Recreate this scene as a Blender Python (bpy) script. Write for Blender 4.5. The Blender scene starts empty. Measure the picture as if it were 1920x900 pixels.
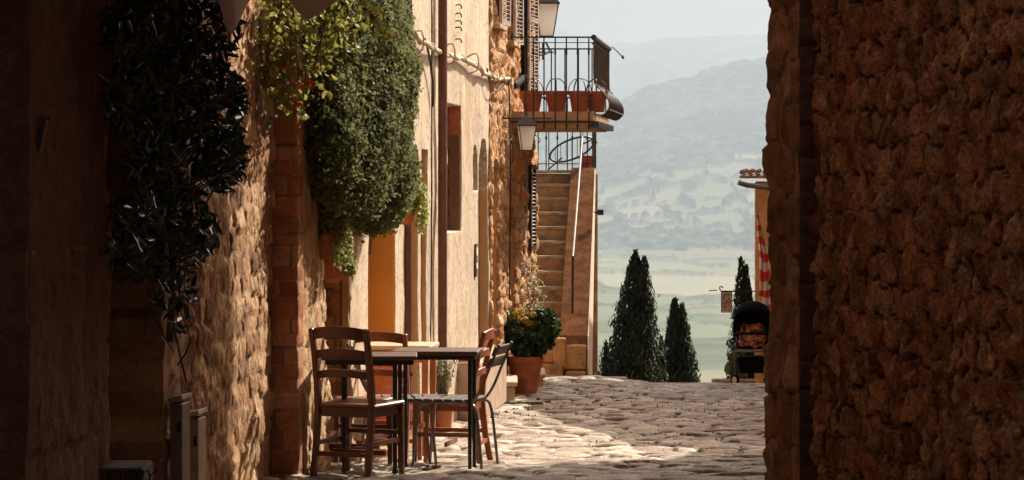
import bpy, math, random
import numpy as np
from mathutils import Vector, Matrix
R = math.radians
S = bpy.context.scene
COL = S.collection

# ------------------------------------------------------------------ camera, sky, sun, exposure
CAMZ, F, HY = 1.7, 5000.0, 340.0
cd = bpy.data.cameras.new('camera'); cam = bpy.data.objects.new('camera', cd); COL.objects.link(cam)
cam.location = (0, 0, CAMZ); cam.rotation_euler = (R(90), 0, 0)
cd.sensor_width = 36; cd.lens = F / 1920 * 36; cd.shift_y = -(450 - HY) / 1920
cd.clip_start = .1; cd.clip_end = 90000
S.camera = cam
AZ, EL = math.atan2(.6, .8), R(40)
SUN = Vector((math.sin(AZ) * math.cos(EL), math.cos(AZ) * math.cos(EL), math.sin(EL)))
w = bpy.data.worlds.new('World'); S.world = w; w.use_nodes = True
nt = w.node_tree; bg = nt.nodes['Background']
sky = nt.nodes.new('ShaderNodeTexSky'); sky.sky_type = 'NISHITA'; sky.sun_disc = False
sky.sun_elevation = EL; sky.sun_rotation = AZ; sky.dust_density = 9.0; sky.air_density = 1.0; sky.ozone_density = .8
nt.links.new(sky.outputs[0], bg.inputs[0]); bg.inputs[1].default_value = .108
sl = bpy.data.lights.new('sun', 'SUN'); sl.energy = 5.0; sl.angle = R(.5); sl.color = (1, .88, .74)
so = bpy.data.objects.new('sun', sl); COL.objects.link(so); so.rotation_euler = SUN.to_track_quat('Z', 'Y').to_euler()
S.view_settings.view_transform = 'Standard'; S.view_settings.look = 'None'
S.view_settings.gamma = 1; S.view_settings.use_curve_mapping = False; S.view_settings.exposure = 0.85
S.render.engine = 'CYCLES'; S.cycles.use_denoising = True
S.cycles.max_bounces = 7; S.cycles.diffuse_bounces = 4; S.cycles.volume_bounces = 0; S.cycles.transparent_max_bounces = 6
S.cycles.glossy_bounces = 2; S.cycles.transmission_bounces = 3
S.cycles.sample_clamp_indirect = 4

# ------------------------------------------------------------------ helpers
def P(px, py, d): return Vector(((px - 960) / F * d, d, CAMZ - (py - HY) / F * d))
def XW(d): return -1.25 + .103 * (d - 15.5)      # plan line of the left house fronts
def XA(d): return -3.0 + .103 * d
_gd = [-12, 12, 14, 15.5, 17, 18.5, 22, 27, 31, 34, 36.2, 37, 60]
_gz = [0.05, 0.02, 0, -.03, -.13, -.24, -.36, -.47, -.58, -.81, -1.0, -1.1, -8]
def G(x, d):
    z = np.interp(d, _gd, _gz)
    return z - .11 * np.clip((x - .9) / .9, 0, 1) * np.clip((np.asarray(d) - 25) / 5, 0, 1)
def g(x, d): return float(G(x, d))

def tag(o, label=None, cat=None, group=None, kind=None):
    if label: o['label'] = label
    if cat: o['category'] = cat
    if group: o['group'] = group
    if kind: o['kind'] = kind
    return o
def thing(name, loc, label, cat, rz=0, group=None):
    o = bpy.data.objects.new(name, None); COL.objects.link(o); o.location = loc; o.rotation_euler = (0, 0, rz)
    o.empty_display_size = .1
    return tag(o, label, cat, group)
def rootm(p):
    while p.parent: p = p.parent
    return (Matrix.Translation(p.location) @ p.rotation_euler.to_matrix().to_4x4())
def link_mesh(name, me, m, parent=None, world=True, smooth=False):
    if parent is not None and world: me.transform(rootm(parent).inverted())
    if smooth: me.polygons.foreach_set('use_smooth', [True] * len(me.polygons))
    if m is not None:
        me.materials.append(m)
    o = bpy.data.objects.new(name, me); COL.objects.link(o)
    if parent is not None: o.parent = parent
    return o
def copy_tree(o, parent=None):
    c = o.copy(); COL.objects.link(c); c.parent = parent
    for ch in [x for x in o.children]: copy_tree(ch, c)
    return c

class MB:
    def __init__(s): s.v = []; s.f = []
    def add(s, vs, fs):
        n = len(s.v); s.v += [tuple(v) for v in vs]; s.f += [tuple(n + i for i in f) for f in fs]; return s
    def box(s, c, sz, rot=None, taper=1.0):
        x, y, z = [a / 2 for a in sz]; c = Vector(c)
        vs = [Vector((a * x * (taper if b3 < 0 else 1), b * y * (taper if b3 < 0 else 1), b3 * z)) for b3 in (-1, 1) for a, b in ((-1, -1), (1, -1), (1, 1), (-1, 1))]
        if rot is not None: vs = [rot @ v for v in vs]
        return s.add([v + c for v in vs], [(3, 2, 1, 0), (4, 5, 6, 7), (0, 1, 5, 4), (1, 2, 6, 5), (2, 3, 7, 6), (3, 0, 4, 7)])
    def bar(s, a, b, w_, h_=None, w2=None, up=(0, 0, 1)):
        a = Vector(a); b = Vector(b); t = (b - a).normalized(); h_ = h_ or w_; k = (w2 or w_) / w_
        u = Vector(up)
        if abs(t.dot(u)) > .95: u = Vector((0, 1, 0))
        sx = t.cross(u).normalized(); sy = sx.cross(t).normalized(); vs = []
        for p, q in ((a, 1), (b, k)):
            for i, j in ((-1, -1), (1, -1), (1, 1), (-1, 1)): vs.append(p + sx * i * w_ / 2 * q + sy * j * h_ / 2 * q)
        return s.add(vs, [(3, 2, 1, 0), (4, 5, 6, 7), (0, 1, 5, 4), (1, 2, 6, 5), (2, 3, 7, 6), (3, 0, 4, 7)])
    def strip(s, pts, w_, h_, side):
        """rectangular section swept along pts; side = constant width axis"""
        side = Vector(side).normalized(); vs = []; n = len(pts); pts = [Vector(p) for p in pts]
        for i, p in enumerate(pts):
            t = (pts[min(i + 1, n - 1)] - pts[max(i - 1, 0)]).normalized(); nn = t.cross(side).normalized()
            ww = w_[i] if isinstance(w_, (list, tuple)) else w_; hh = h_[i] if isinstance(h_, (list, tuple)) else h_
            for a, b in ((-1, -1), (1, -1), (1, 1), (-1, 1)): vs.append(p + side * a * ww / 2 + nn * b * hh / 2)
        fs = [(3, 2, 1, 0), tuple(4 * (n - 1) + k for k in range(4))]
        for i in range(n - 1):
            for k in range(4): fs.append((4 * i + k, 4 * i + (k + 1) % 4, 4 * i + 4 + (k + 1) % 4, 4 * i + 4 + k))
        return s.add(vs, fs)
    def tube(s, pts, r, n=8, smooth_steps=0):
        pts = [Vector(p) for p in pts]
        if smooth_steps:
            q = []
            for i in range(len(pts) - 1):
                p0 = pts[max(i - 1, 0)]; p1 = pts[i]; p2 = pts[i + 1]; p3 = pts[min(i + 2, len(pts) - 1)]
                for k in range(smooth_steps):
                    t = k / smooth_steps
                    q.append(.5 * ((2 * p1) + (p2 - p0) * t + (2 * p0 - 5 * p1 + 4 * p2 - p3) * t * t + (3 * p1 - p0 - 3 * p2 + p3) * t ** 3))
            pts = q + [pts[-1]]
        m = len(pts); vs = []; prev = None
        for i, p in enumerate(pts):
            t = (pts[min(i + 1, m - 1)] - pts[max(i - 1, 0)]).normalized()
            if prev is None: prev = t.orthogonal().normalized()
            u = (prev - t * prev.dot(t)).normalized(); prev = u; v = t.cross(u)
            rr = (r[0] + (r[1] - r[0]) * i / (m - 1)) if isinstance(r, (tuple, list)) else r
            for k in range(n):
                a = 2 * math.pi * k / n; vs.append(p + (u * math.cos(a) + v * math.sin(a)) * rr)
        fs = [tuple(range(n - 1, -1, -1)), tuple((m - 1) * n + k for k in range(n))]
        for i in range(m - 1):
            for k in range(n): fs.append((i * n + k, i * n + (k + 1) % n, (i + 1) * n + (k + 1) % n, (i + 1) * n + k))
        return s.add(vs, fs)
    def lathe(s, prof, c, n=24, sq=None, rot=0, axis=None):
        """prof = [(r, z)] ; sq=4 gives a square section"""
        c = Vector(c); n = sq or n; vs = []; m = len(prof)
        for r_, z_ in prof:
            for k in range(n):
                a = 2 * math.pi * k / n + rot; v = Vector((r_ * math.cos(a), r_ * math.sin(a), z_))
                if axis is not None: v = axis @ v
                vs.append(c + v)
        fs = [tuple(range(n - 1, -1, -1)), tuple((m - 1) * n + k for k in range(n))]
        for i in range(m - 1):
            for k in range(n): fs.append((i * n + k, i * n + (k + 1) % n, (i + 1) * n + (k + 1) % n, (i + 1) * n + k))
        return s.add(vs, fs)
    def prism(s, poly, ext):
        poly = [Vector(p) for p in poly]; n = len(poly); e = Vector(ext)
        return s.add(poly + [p + e for p in poly], [tuple(range(n - 1, -1, -1)), tuple(range(n, 2 * n))] + [(i, (i + 1) % n, n + (i + 1) % n, n + i) for i in range(n)])
    def build(s, name, m, parent=None, world=False, smooth=False, bevel=0):
        me = bpy.data.meshes.new(name); me.from_pydata(s.v, [], s.f); me.update()
        import bmesh
        bm = bmesh.new(); bm.from_mesh(me); bmesh.ops.recalc_face_normals(bm, faces=bm.faces)
        if bevel: bmesh.ops.bevel(bm, geom=list(bm.edges), offset=bevel, segments=1, affect='EDGES', clamp_overlap=True)
        bm.to_mesh(me); bm.free()
        o = link_mesh(name, me, m, parent, world)
        if smooth:
            me.polygons.foreach_set('use_smooth', [True] * len(me.polygons)); me.set_sharp_from_angle(angle=R(40))
        return o

def np_mesh(name, V, Q, m, parent=None, attr=None, smooth=True, tris=None, world=True):
    me = bpy.data.meshes.new(name); V = np.asarray(V, dtype=np.float32)
    Q = np.asarray(Q, dtype=np.int32).reshape(-1, 4); nq = len(Q)
    loops = Q.ravel(); starts = np.arange(nq) * 4; tot = np.full(nq, 4)
    if tris is not None and len(tris):
        T = np.asarray(tris, dtype=np.int32)
        starts = np.concatenate([starts, nq * 4 + np.arange(len(T)) * 3]); tot = np.concatenate([tot, np.full(len(T), 3)]); loops = np.concatenate([loops, T.ravel()])
    me.vertices.add(len(V)); me.vertices.foreach_set('co', V.ravel())
    me.loops.add(len(loops)); me.loops.foreach_set('vertex_index', loops.astype(np.int32))
    me.polygons.add(len(starts)); me.polygons.foreach_set('loop_start', starts.astype(np.int32)); me.polygons.foreach_set('loop_total', tot.astype(np.int32))
    me.update(calc_edges=True); me.validate()
    if attr is not None:
        a = me.color_attributes.new('stone', 'FLOAT_COLOR', 'POINT'); A = np.ones((len(V), 4), dtype=np.float32); A[:, :attr.shape[1]] = attr
        a.data.foreach_set('color', A.ravel())
    if smooth: me.polygons.foreach_set('use_smooth', [True] * len(me.polygons))
    return link_mesh(name, me, m, parent, world)

_T = {}
def vn(x, y, seed=0):
    if seed not in _T: _T[seed] = np.random.RandomState(seed + 11).rand(256, 256)
    T = _T[seed]; xi = np.floor(x).astype(int); yi = np.floor(y).astype(int); fx = x - xi; fy = y - yi
    fx = fx * fx * (3 - 2 * fx); fy = fy * fy * (3 - 2 * fy)
    a = T[xi & 255, yi & 255]; b = T[(xi + 1) & 255, yi & 255]; c = T[xi & 255, (yi + 1) & 255]; d = T[(xi + 1) & 255, (yi + 1) & 255]
    return (a * (1 - fx) + b * fx) * (1 - fy) + (c * (1 - fx) + d * fx) * fy
def fbm(x, y, seed=0, o=4):
    s = 0; a = .5; t = 0
    for i in range(o):
        s = s + a * vn(x * 2 ** i + 17.3 * i, y * 2 ** i + 5.1 * i, seed + i); t += a; a *= .5
    return s / t - .5
def sstep(x): x = np.clip(x, 0, 1); return x * x * (3 - 2 * x)

def stones(u, z, course, width, joint, bulge, seed, warp=.03, wf=3.0, tilt=.5, z_lo=-3, z_hi=12, flat=1.5):
    rng = np.random.RandomState(seed)
    zz = z + warp * fbm(u * wf, z * wf, seed + 40, 3) * 2; uu = u + warp * fbm(u * wf + 9, z * wf, seed + 50, 3) * 2
    hb = [z_lo]
    while hb[-1] < z_hi: hb.append(hb[-1] + course * rng.uniform(.65, 1.4))
    hb = np.array(hb); r = np.clip(np.searchsorted(hb, zz.ravel()) - 1, 0, len(hb) - 2).reshape(zz.shape)
    umin, umax = uu.min() - 1, uu.max() + 1
    prof = np.zeros_like(uu); rnd = np.zeros_like(uu); rnd2 = np.zeros_like(uu); sh = np.zeros_like(uu)
    for k in np.unique(r):
        ub = [umin - rng.rand() * width]
        while ub[-1] < umax: ub.append(ub[-1] + width * rng.uniform(.55, 1.6))
        ub = np.array(ub); mk = r == k; uk = uu[mk]; zk = zz[mk]
        c = np.clip(np.searchsorted(ub, uk) - 1, 0, len(ub) - 2)
        L = ub[c + 1] - ub[c]; H = hb[k + 1] - hb[k]
        du = np.minimum(uk - ub[c], ub[c + 1] - uk); dz = np.minimum(zk - hb[k], hb[k + 1] - zk)
        e = np.sqrt(np.clip(du / (joint * 1.6), 0, 1) * np.clip(dz / (joint * 1.6), 0, 1))
        prof[mk] = sstep(e * flat)
        rr = rng.rand(len(ub)); r2 = rng.rand(len(ub)); t1 = rng.uniform(-1, 1, len(ub)); t2 = rng.uniform(-1, 1, len(ub))
        rnd[mk] = rr[c]; rnd2[mk] = r2[c]
        cu = (uk - ub[c]) / L - .5; cz = (zk - hb[k]) / H - .5
        sh[mk] = .45 + .55 * r2[c] + tilt * (t1[c] * cu + t2[c] * cz) + .35 * (1 - 4 * cu * cu) * (1 - 4 * cz * cz)
    return bulge * prof * sh, np.stack([rnd, rnd2, 1 - prof], -1)

def vstones(u, z, su, sz, joint, bulge, seed, warp=.02, wf=5, tilt=.8, rag=.25):
    uu = (u + warp * 2 * fbm(u * wf, z * wf, seed + 60, 3)) / su; zz = (z + warp * 2 * fbm(u * wf + 9, z * wf, seed + 70, 3)) / sz
    T = np.random.RandomState(seed).rand(128, 128, 6); xi = np.floor(uu).astype(int); yi = np.floor(zz).astype(int)
    f1 = np.full(uu.shape, 9.); f2 = np.full(uu.shape, 9.); K = np.zeros(uu.shape + (6,)); ru = np.zeros(uu.shape); rz = np.zeros(uu.shape)
    for i in (-1, 0, 1):
        for j in (-1, 0, 1):
            t = T[(xi + i) & 127, (yi + j) & 127]; du = uu - (xi + i + .15 + .7 * t[..., 0] + .5 * ((yi + j) & 1)); dz = zz - (yi + j + .5 + (t[..., 1] - .5) * .55)
            if True:
                for sh in (0, 1):
                    d_ = np.maximum(np.abs(du + sh), np.abs(dz)) * .55 + .45 * np.hypot(du + sh, dz)
                    if sh == 1 and i != -1: continue
                    nb = d_ < f1 - 1e-6; f2 = np.where(nb, f1, np.minimum(f2, np.where(d_ > f1 + 1e-6, d_, f2))); f1 = np.where(nb, d_, f1)
                    K = np.where(nb[..., None], t, K); ru = np.where(nb, du + sh, ru); rz = np.where(nb, dz, rz)
    e = (f2 - f1); prof = sstep(e / joint)
    h = .35 + .65 * K[..., 2] + tilt * ((K[..., 3] - .5) * 2 * ru + (K[..., 4] - .5) * 2 * rz) + rag * (fbm(u / su * 1.7, z / sz * 1.7, seed + 5, 4) * 2)
    return bulge * prof * np.clip(h, .0, 2), np.stack([K[..., 5], K[..., 2], 1 - prof], -1)

def relief(name, path, us, zs, fn, m, parent=None, thick=.25, eps=.03):
    path = np.array(path, float); seg = np.linalg.norm(np.diff(path, axis=0), axis=1); cu = np.concatenate([[0], np.cumsum(seg)])
    def pos(u):
        u = np.asarray(u); x = np.interp(u, cu, path[:, 0]); y = np.interp(u, cu, path[:, 1])
        d0 = (path[1] - path[0]) / seg[0]; d1 = (path[-1] - path[-2]) / seg[-1]
        lo = np.minimum(u, 0); hi = np.maximum(u - cu[-1], 0)
        return x + lo * d0[0] + hi * d1[0], y + lo * d0[1] + hi * d1[1]
    us = np.asarray(us, float); zs = np.asarray(zs, float)
    x, y = pos(us); xa, ya = pos(us - eps); xb, yb = pos(us + eps)
    tx, ty = xb - xa, yb - ya; l = np.hypot(tx, ty); nx, ny = ty / l, -tx / l
    U, Z = np.meshgrid(us, zs); D, A = fn(U, Z)
    V = np.stack([x[None] + nx[None] * D, y[None] + ny[None] * D, Z], -1)
    nz, nu = U.shape; idx = np.arange(nz * nu).reshape(nz, nu)
    Q = np.stack([idx[:-1, :-1], idx[:-1, 1:], idx[1:, 1:], idx[1:, :-1]], -1).reshape(-1, 4)
    b = np.concatenate([idx[0, :], idx[1:, -1], idx[-1, -2::-1], idx[-2:0:-1, 0]])
    iu = b % nu; Vb = V.reshape(-1, 3)[b].copy(); Vb[:, 0] = x[iu] - nx[iu] * thick; Vb[:, 1] = y[iu] - ny[iu] * thick
    n0 = nz * nu; k = np.arange(len(b)); k2 = (k + 1) % len(b)
    Q2 = np.stack([b[k2], b[k], n0 + k, n0 + k2], -1)
    # back face: join bottom edge to top edge
    bot = n0 + np.arange(nu); top = n0 + (nu + nz - 1 + np.arange(nu) - 0) % len(b)
    top = n0 + (nu - 1 + nz - 1 + np.arange(nu)); top = top[::-1]
    Q3 = np.stack([bot[:-1], top[:-1], top[1:], bot[1:]], -1)
    Vall = np.concatenate([V.reshape(-1, 3), Vb]); Aall = np.concatenate([A.reshape(-1, A.shape[-1]), A.reshape(-1, A.shape[-1])[b]])
    return np_mesh(name, Vall, np.concatenate([Q, Q2, Q3]), m, parent, Aall)

# ------------------------------------------------------------------ materials
def newmat(name):
    m = bpy.data.materials.new(name); m.use_nodes = True; n = m.node_tree; return m, n, n.nodes['Principled BSDF']
def mixc(n, fac, a, b, mode='MIX'):
    x = n.nodes.new('ShaderNodeMix'); x.data_type = 'RGBA'; x.blend_type = mode
    for i, v in ((0, fac), (6, a), (7, b)):
        if hasattr(v, 'is_linked') or hasattr(v, 'links'): n.links.new(v, x.inputs[i])
        elif i == 0: x.inputs[0].default_value = v
        else: x.inputs[i].default_value = (*v, 1)
    return x.outputs[2]
def noise(n, scale, detail=4, rough=.6, vec=None, dist=0):
    t = n.nodes.new('ShaderNodeTexNoise'); t.inputs['Scale'].default_value = scale; t.inputs['Detail'].default_value = detail
    t.inputs['Roughness'].default_value = rough; t.inputs['Distortion'].default_value = dist
    if vec is None:
        tc = n.nodes.new('ShaderNodeTexCoord'); vec = tc.outputs['Object']
    n.links.new(vec, t.inputs['Vector']); return t.outputs['Fac']
def rng_(n, v, a, b, c=0., d=1.):
    t = n.nodes.new('ShaderNodeMapRange'); n.links.new(v, t.inputs[0])
    for i, q in enumerate((a, b, c, d)): t.inputs[i + 1].default_value = q
    return t.outputs[0]
def bump(n, h, dist, strength=1.0):
    t = n.nodes.new('ShaderNodeBump'); t.inputs['Distance'].default_value = dist; t.inputs['Strength'].default_value = strength
    n.links.new(h, t.inputs['Height']); return t.outputs[0]
def mul(c, k): return tuple(min(1, x * k) for x in c)
def mat(name, col, rough=.8, var=.25, scale=6, bmp=.004, bscale=60, metal=0, col2=None, spec=.3, stain=None):
    m, n, p = newmat(name)
    f = rng_(n, noise(n, scale, 5), .3, .7)
    c = mixc(n, f, mul(col, 1 - var), col2 or mul(col, 1 + var))
    if stain: c = mixc(n, rng_(n, noise(n, stain[1], 6, .7, dist=.6), .52, .68), c, stain[0])
    n.links.new(c, p.inputs['Base Color']); p.inputs['Roughness'].default_value = rough; p.inputs['Metallic'].default_value = metal
    p.inputs['Specular IOR Level'].default_value = spec
    if bmp: n.links.new(bump(n, noise(n, bscale, 6, .65), bmp), p.inputs['Normal'])
    return m
def stonemat(name, ramp, mortar, var=.35, grit=70, bmp=.008, rough=.9, moss=None, mlo=.45, mhi=.95, streak=None, spec=.2, fa=.25):
    m, n, p = newmat(name)
    a = n.nodes.new('ShaderNodeAttribute'); a.attribute_name = 'stone'
    s = n.nodes.new('ShaderNodeSeparateColor'); n.links.new(a.outputs['Color'], s.inputs[0])
    cr = n.nodes.new('ShaderNodeValToRGB'); cr.color_ramp.interpolation = 'LINEAR'
    e = cr.color_ramp.elements
    while len(e) < len(ramp): e.new(.5)
    for i, c in enumerate(ramp): e[i].position = i / (len(ramp) - 1); e[i].color = (*c, 1)
    n.links.new(s.outputs[0], cr.inputs[0])
    big = rng_(n, noise(n, 9, 6, .7), .28, .72, 1 - var, 1 + var)
    x = n.nodes.new('ShaderNodeVectorMath'); x.operation = 'SCALE'; n.links.new(cr.outputs[0], x.inputs[0]); n.links.new(big, x.inputs['Scale'])
    fine = rng_(n, noise(n, grit, 5, .75), .35, .65, 1 - fa, 1 + fa)
    y = n.nodes.new('ShaderNodeVectorMath'); y.operation = 'SCALE'; n.links.new(x.outputs[0], y.inputs[0]); n.links.new(fine, y.inputs['Scale'])
    c = mixc(n, rng_(n, s.outputs[2], mlo, mhi), y.outputs[0], mortar)
    if streak:
        tc = n.nodes.new('ShaderNodeTexCoord'); mp = n.nodes.new('ShaderNodeMapping'); mp.inputs['Scale'].default_value = (1, 1, .12); n.links.new(tc.outputs['Object'], mp.inputs[0])
        c = mixc(n, rng_(n, noise(n, 7, 5, .7, mp.outputs[0]), .5, .72, 0, .65), c, streak[0])
        vo = n.nodes.new('ShaderNodeTexVoronoi'); vo.feature = 'DISTANCE_TO_EDGE'; vo.inputs['Scale'].default_value = 1.1
        nz_ = n.nodes.new('ShaderNodeTexNoise'); nz_.inputs['Scale'].default_value = 3; nz_.inputs['Detail'].default_value = 5; n.links.new(tc.outputs['Object'], nz_.inputs['Vector'])
        ad = n.nodes.new('ShaderNodeVectorMath'); ad.operation = 'MULTIPLY_ADD'; n.links.new(nz_.outputs['Color'], ad.inputs[0]); ad.inputs[1].default_value = (.7, .7, .7); n.links.new(tc.outputs['Object'], ad.inputs[2]); n.links.new(ad.outputs[0], vo.inputs['Vector'])
        c = mixc(n, rng_(n, vo.outputs['Distance'], .004, .012, .55, 0), c, mul(streak[0], .6))
    if moss: c = mixc(n, moss_mask(n, s, moss), c, moss[0])
    n.links.new(c, p.inputs['Base Color']); p.inputs['Roughness'].default_value = rough; p.inputs['Specular IOR Level'].default_value = spec
    n.links.new(bump(n, noise(n, grit * .6, 8, .7), bmp), p.inputs['Normal'])
    return m
def moss_mask(n, s, moss):
    q = n.nodes.new('ShaderNodeMath'); q.operation = 'MULTIPLY'
    n.links.new(rng_(n, noise(n, moss[1], 4, .6), .5, .62), q.inputs[0]); n.links.new(rng_(n, s.outputs[2], .15, .8, .12, 1), q.inputs[1]); return q.outputs[0]
def leafmat(name, dark, light, trans=.35, rough=.45, spec=.4):
    m, n, p = newmat(name)
    a = n.nodes.new('ShaderNodeAttribute'); a.attribute_name = 'stone'
    s = n.nodes.new('ShaderNodeSeparateColor'); n.links.new(a.outputs['Color'], s.inputs[0])
    c = mixc(n, s.outputs[0], dark, light)
    n.links.new(c, p.inputs['Base Color']); p.inputs['Roughness'].default_value = rough; p.inputs['Specular IOR Level'].default_value = spec
    t = n.nodes.new('ShaderNodeBsdfTranslucent'); n.links.new(mixc(n, .5, c, mul(light, 1.6)), t.inputs[0])
    x = n.nodes.new('ShaderNodeMixShader'); x.inputs[0].default_value = trans
    n.links.new(p.outputs[0], x.inputs[1]); n.links.new(t.outputs[0], x.inputs[2]); n.links.new(x.outputs[0], n.nodes['Material Output'].inputs[0])
    return m

M = {}
M['rubble'] = stonemat('rubble', [(.52, .15, .05), (.80, .34, .13), (.58, .20, .07), (.82, .40, .17), (.38, .10, .04)], (.14, .05, .03), var=.6, grit=90, bmp=.022, fa=.5, mlo=.15, mhi=.75)
M['golden'] = stonemat('golden_stone', [(.46, .30, .16), (.58, .40, .23), (.40, .25, .13), (.55, .34, .18), (.50, .36, .22)], (.50, .38, .25), grit=55, bmp=.01)
M['stone_shade'] = stonemat('old_stone', [(.17, .085, .05), (.34, .19, .10), (.46, .27, .14), (.56, .36, .20), (.60, .40, .23)], (.36, .22, .13), grit=50, bmp=.01)  # dark end of the ramp paints shade on the near left wall
M['facade_stone'] = stonemat('facade_stone', [(.48, .24, .10), (.60, .38, .20), (.38, .18, .07), (.54, .29, .13), (.62, .45, .27)], (.30, .18, .10), grit=45, bmp=.014, fa=.4, mlo=.3, mhi=.8)
M['brick'] = stonemat('brick', [(.32, .12, .06), (.48, .22, .11), (.24, .09, .05), (.50, .28, .16), (.38, .16, .08)], (.17, .11, .075), grit=60, bmp=.008, mlo=.15, mhi=.6)
M['plaster'] = stonemat('plaster', [(.48, .39, .28), (.57, .47, .35), (.43, .34, .24)], (.46, .31, .19), var=.24, grit=30, bmp=.008, streak=((.30, .20, .13), 1))
M['cobble'] = stonemat('cobble', [(.22, .16, .115), (.40, .32, .24), (.17, .12, .09), (.52, .44, .35), (.29, .21, .15)], (.09, .065, .045), grit=45, bmp=.006, rough=.6, spec=.3, var=.5, fa=.4, mlo=.03, mhi=.3, moss=((.055, .062, .025), 1.3))
M['step'] = mat('step_stone', (.44, .26, .12), .9, .35, 5, .008, 40, stain=((.22, .17, .09), 7))
M['lip'] = mat('step_lip', (.44, .32, .18), .9, .3, 8, .006, 50, stain=((.24, .22, .10), 9))
M['cream'] = mat('cream_plaster', (.70, .58, .43), .9, .10, 4, .003, 40)
M['ochre'] = mat('ochre_paint', (.62, .30, .07), .85, .10, 3, .002, 50)
M['tan'] = mat('tan_paint', (.50, .30, .15), .85, .15, 5, .003, 40)
M['railmetal'] = mat('rail_metal', (.40, .36, .32), .6, .2, 12, 0)
M['pipe'] = mat('brown_pipe', (.17, .07, .05), .45, .25, 12, .001, 60, spec=.5)
M['iron'] = mat('black_iron', (.018, .017, .018), .45, .3, 20, .001, 90, spec=.5)
M['ironlt'] = mat('grey_iron', (.07, .06, .055), .5, .35, 12, .001, 60, spec=.5)
M['wood'] = mat('red_wood', (.10, .03, .018), .38, .3, 9, .001, 50, spec=.5)  # darkened base paints shade into the two near chairs
M['woodsunlit'] = mat('sunlit_red_wood', (.27, .085, .035), .42, .25, 9, .001, 50, spec=.45)  # brighter copy of the chair wood, sunlight painted into the far chairs
M['woodseat'] = mat('seat_wood', (.17, .065, .035), .35, .3, 9, .001, 50, spec=.55)
M['wood2'] = mat('orange_wood', (.34, .12, .045), .42, .25, 9, .001, 50, spec=.5)
M['darktop'] = mat('dark_tabletop', (.10, .055, .038), .4, .3, 8, .001, 80, spec=.5)
M['greymetal'] = mat('grey_tube', (.22, .19, .17), .35, .2, 12, .0005, 80, metal=.6)
M['greyslat'] = mat('grey_slat', (.09, .075, .07), .7, .25, 12, .001, 60)
M['terra'] = mat('terracotta', (.44, .15, .065), .8, .22, 7, .003, 50, stain=((.50, .27, .16), 9))
M['redterra'] = mat('red_terracotta', (.34, .11, .055), .75, .2, 7, .003, 50)
M['glass'] = leafmat('opal_glass', (.80, .78, .70), (.80, .78, .70), .6, .3)
M['blackpipe'] = mat('black_pipe', (.015, .013, .012), .8, .2, 10, 0, spec=.1)
M['door'] = mat('dark_door', (.05, .03, .022), .6, .3, 8, .003, 40)
M['box'] = mat('box_metal', (.27, .20, .16), .5, .2, 10, .001, 40, spec=.4)
M['cable'] = mat('cable_sheath', (.45, .36, .27), .7, .25, 14, .002, 60)
M['shutter'] = mat('shutter_paint', (.42, .34, .27), .6, .2, 10, .001, 60)
M['shutterdk'] = mat('dark_shutter', (.05, .035, .03), .5, .3, 10, .001, 60)
M['cloth'] = mat('canopy_cloth', (.55, .46, .43), .9, .1, 6, .002, 60)
M['slate'] = mat('kerb_stone', (.30, .20, .15), .85, .3, 6, .006, 40)
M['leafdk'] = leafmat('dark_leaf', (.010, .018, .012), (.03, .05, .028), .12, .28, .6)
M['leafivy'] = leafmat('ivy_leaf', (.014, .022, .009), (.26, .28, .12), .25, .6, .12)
M['leafvine'] = leafmat('vine_leaf', (.05, .075, .018), (.30, .29, .07), .45, .5)
M['leafred'] = leafmat('red_leaf', (.20, .035, .02), (.36, .07, .03), .4, .5)
M['leafpot'] = leafmat('pot_leaf', (.015, .04, .014), (.05, .10, .03), .2, .45)
M['leafolive'] = leafmat('herb_leaf', (.12, .13, .06), (.34, .33, .20), .35, .6)
M['petaly'] = leafmat('yellow_petal', (.40, .26, .04), (.62, .48, .12), .3, .6)
M['petalp'] = leafmat('pink_petal', (.50, .28, .24), (.72, .52, .46), .3, .6)
M['cypress'] = leafmat('cypress_leaf', (.016, .024, .012), (.055, .065, .03), .12, .6, .25)
M['step2'] = mat('step_base', (.46, .34, .25), .9, .25, 6, .006, 40); M['steptop'] = mat('step_top', (.55, .42, .30), .9, .2, 6, .004, 40)
M['bark'] = mat('bark', (.14, .09, .06), .9, .3, 12, .01, 40)
M['soil'] = mat('soil', (.05, .035, .025), 1, .3, 20, .01, 60)

# ------------------------------------------------------------------ leaves
def leaves(name, C, N, L, W, m, parent=None, seed=0, up=.0, tone=None, fold=.25, droop=.0, jit=.8):
    """C centres (n,3); N outward normals (n,3)"""
    rs = np.random.RandomState(seed); n = len(C); N = N + rs.normal(0, jit, (n, 3)); N /= np.linalg.norm(N, axis=1)[:, None] + 1e-9
    A = rs.normal(0, 1, (n, 3)); A[:, 2] -= droop; A[:, 2] += up
    A -= N * (A * N).sum(1)[:, None]; A /= np.linalg.norm(A, axis=1)[:, None] + 1e-9
    B = np.cross(N, A); k = rs.uniform(.65, 1.3, n)[:, None]; L = L * k; W = W * k
    v = [C - A * L * .5, C - A * L * .15 + B * W * .5, C + A * L * .2 + B * W * .42, C + A * L * .5 - N * L * .12, C + A * L * .2 - B * W * .42, C - A * L * .15 - B * W * .5]
    mid = [C - A * L * .15 - N * W * fold, C + A * L * .2 - N * W * fold]
    V = np.stack(v + mid, 1).reshape(-1, 3); b = (np.arange(n) * 8)[:, None]
    Qd = np.concatenate([b + [6, 1, 2, 7], b + [5, 6, 7, 4]]); T = np.concatenate([b + [0, 1, 6], b + [0, 6, 5], b + [7, 2, 3], b + [7, 3, 4]])
    t = rs.rand(n) if tone is None else np.clip(tone + rs.normal(0, .18, n), 0, 1)
    A_ = np.repeat(np.stack([t, t, t], 1), 8, axis=0)
    return np_mesh(name, V, Qd, m, parent, A_, smooth=False, tris=T)
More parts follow.
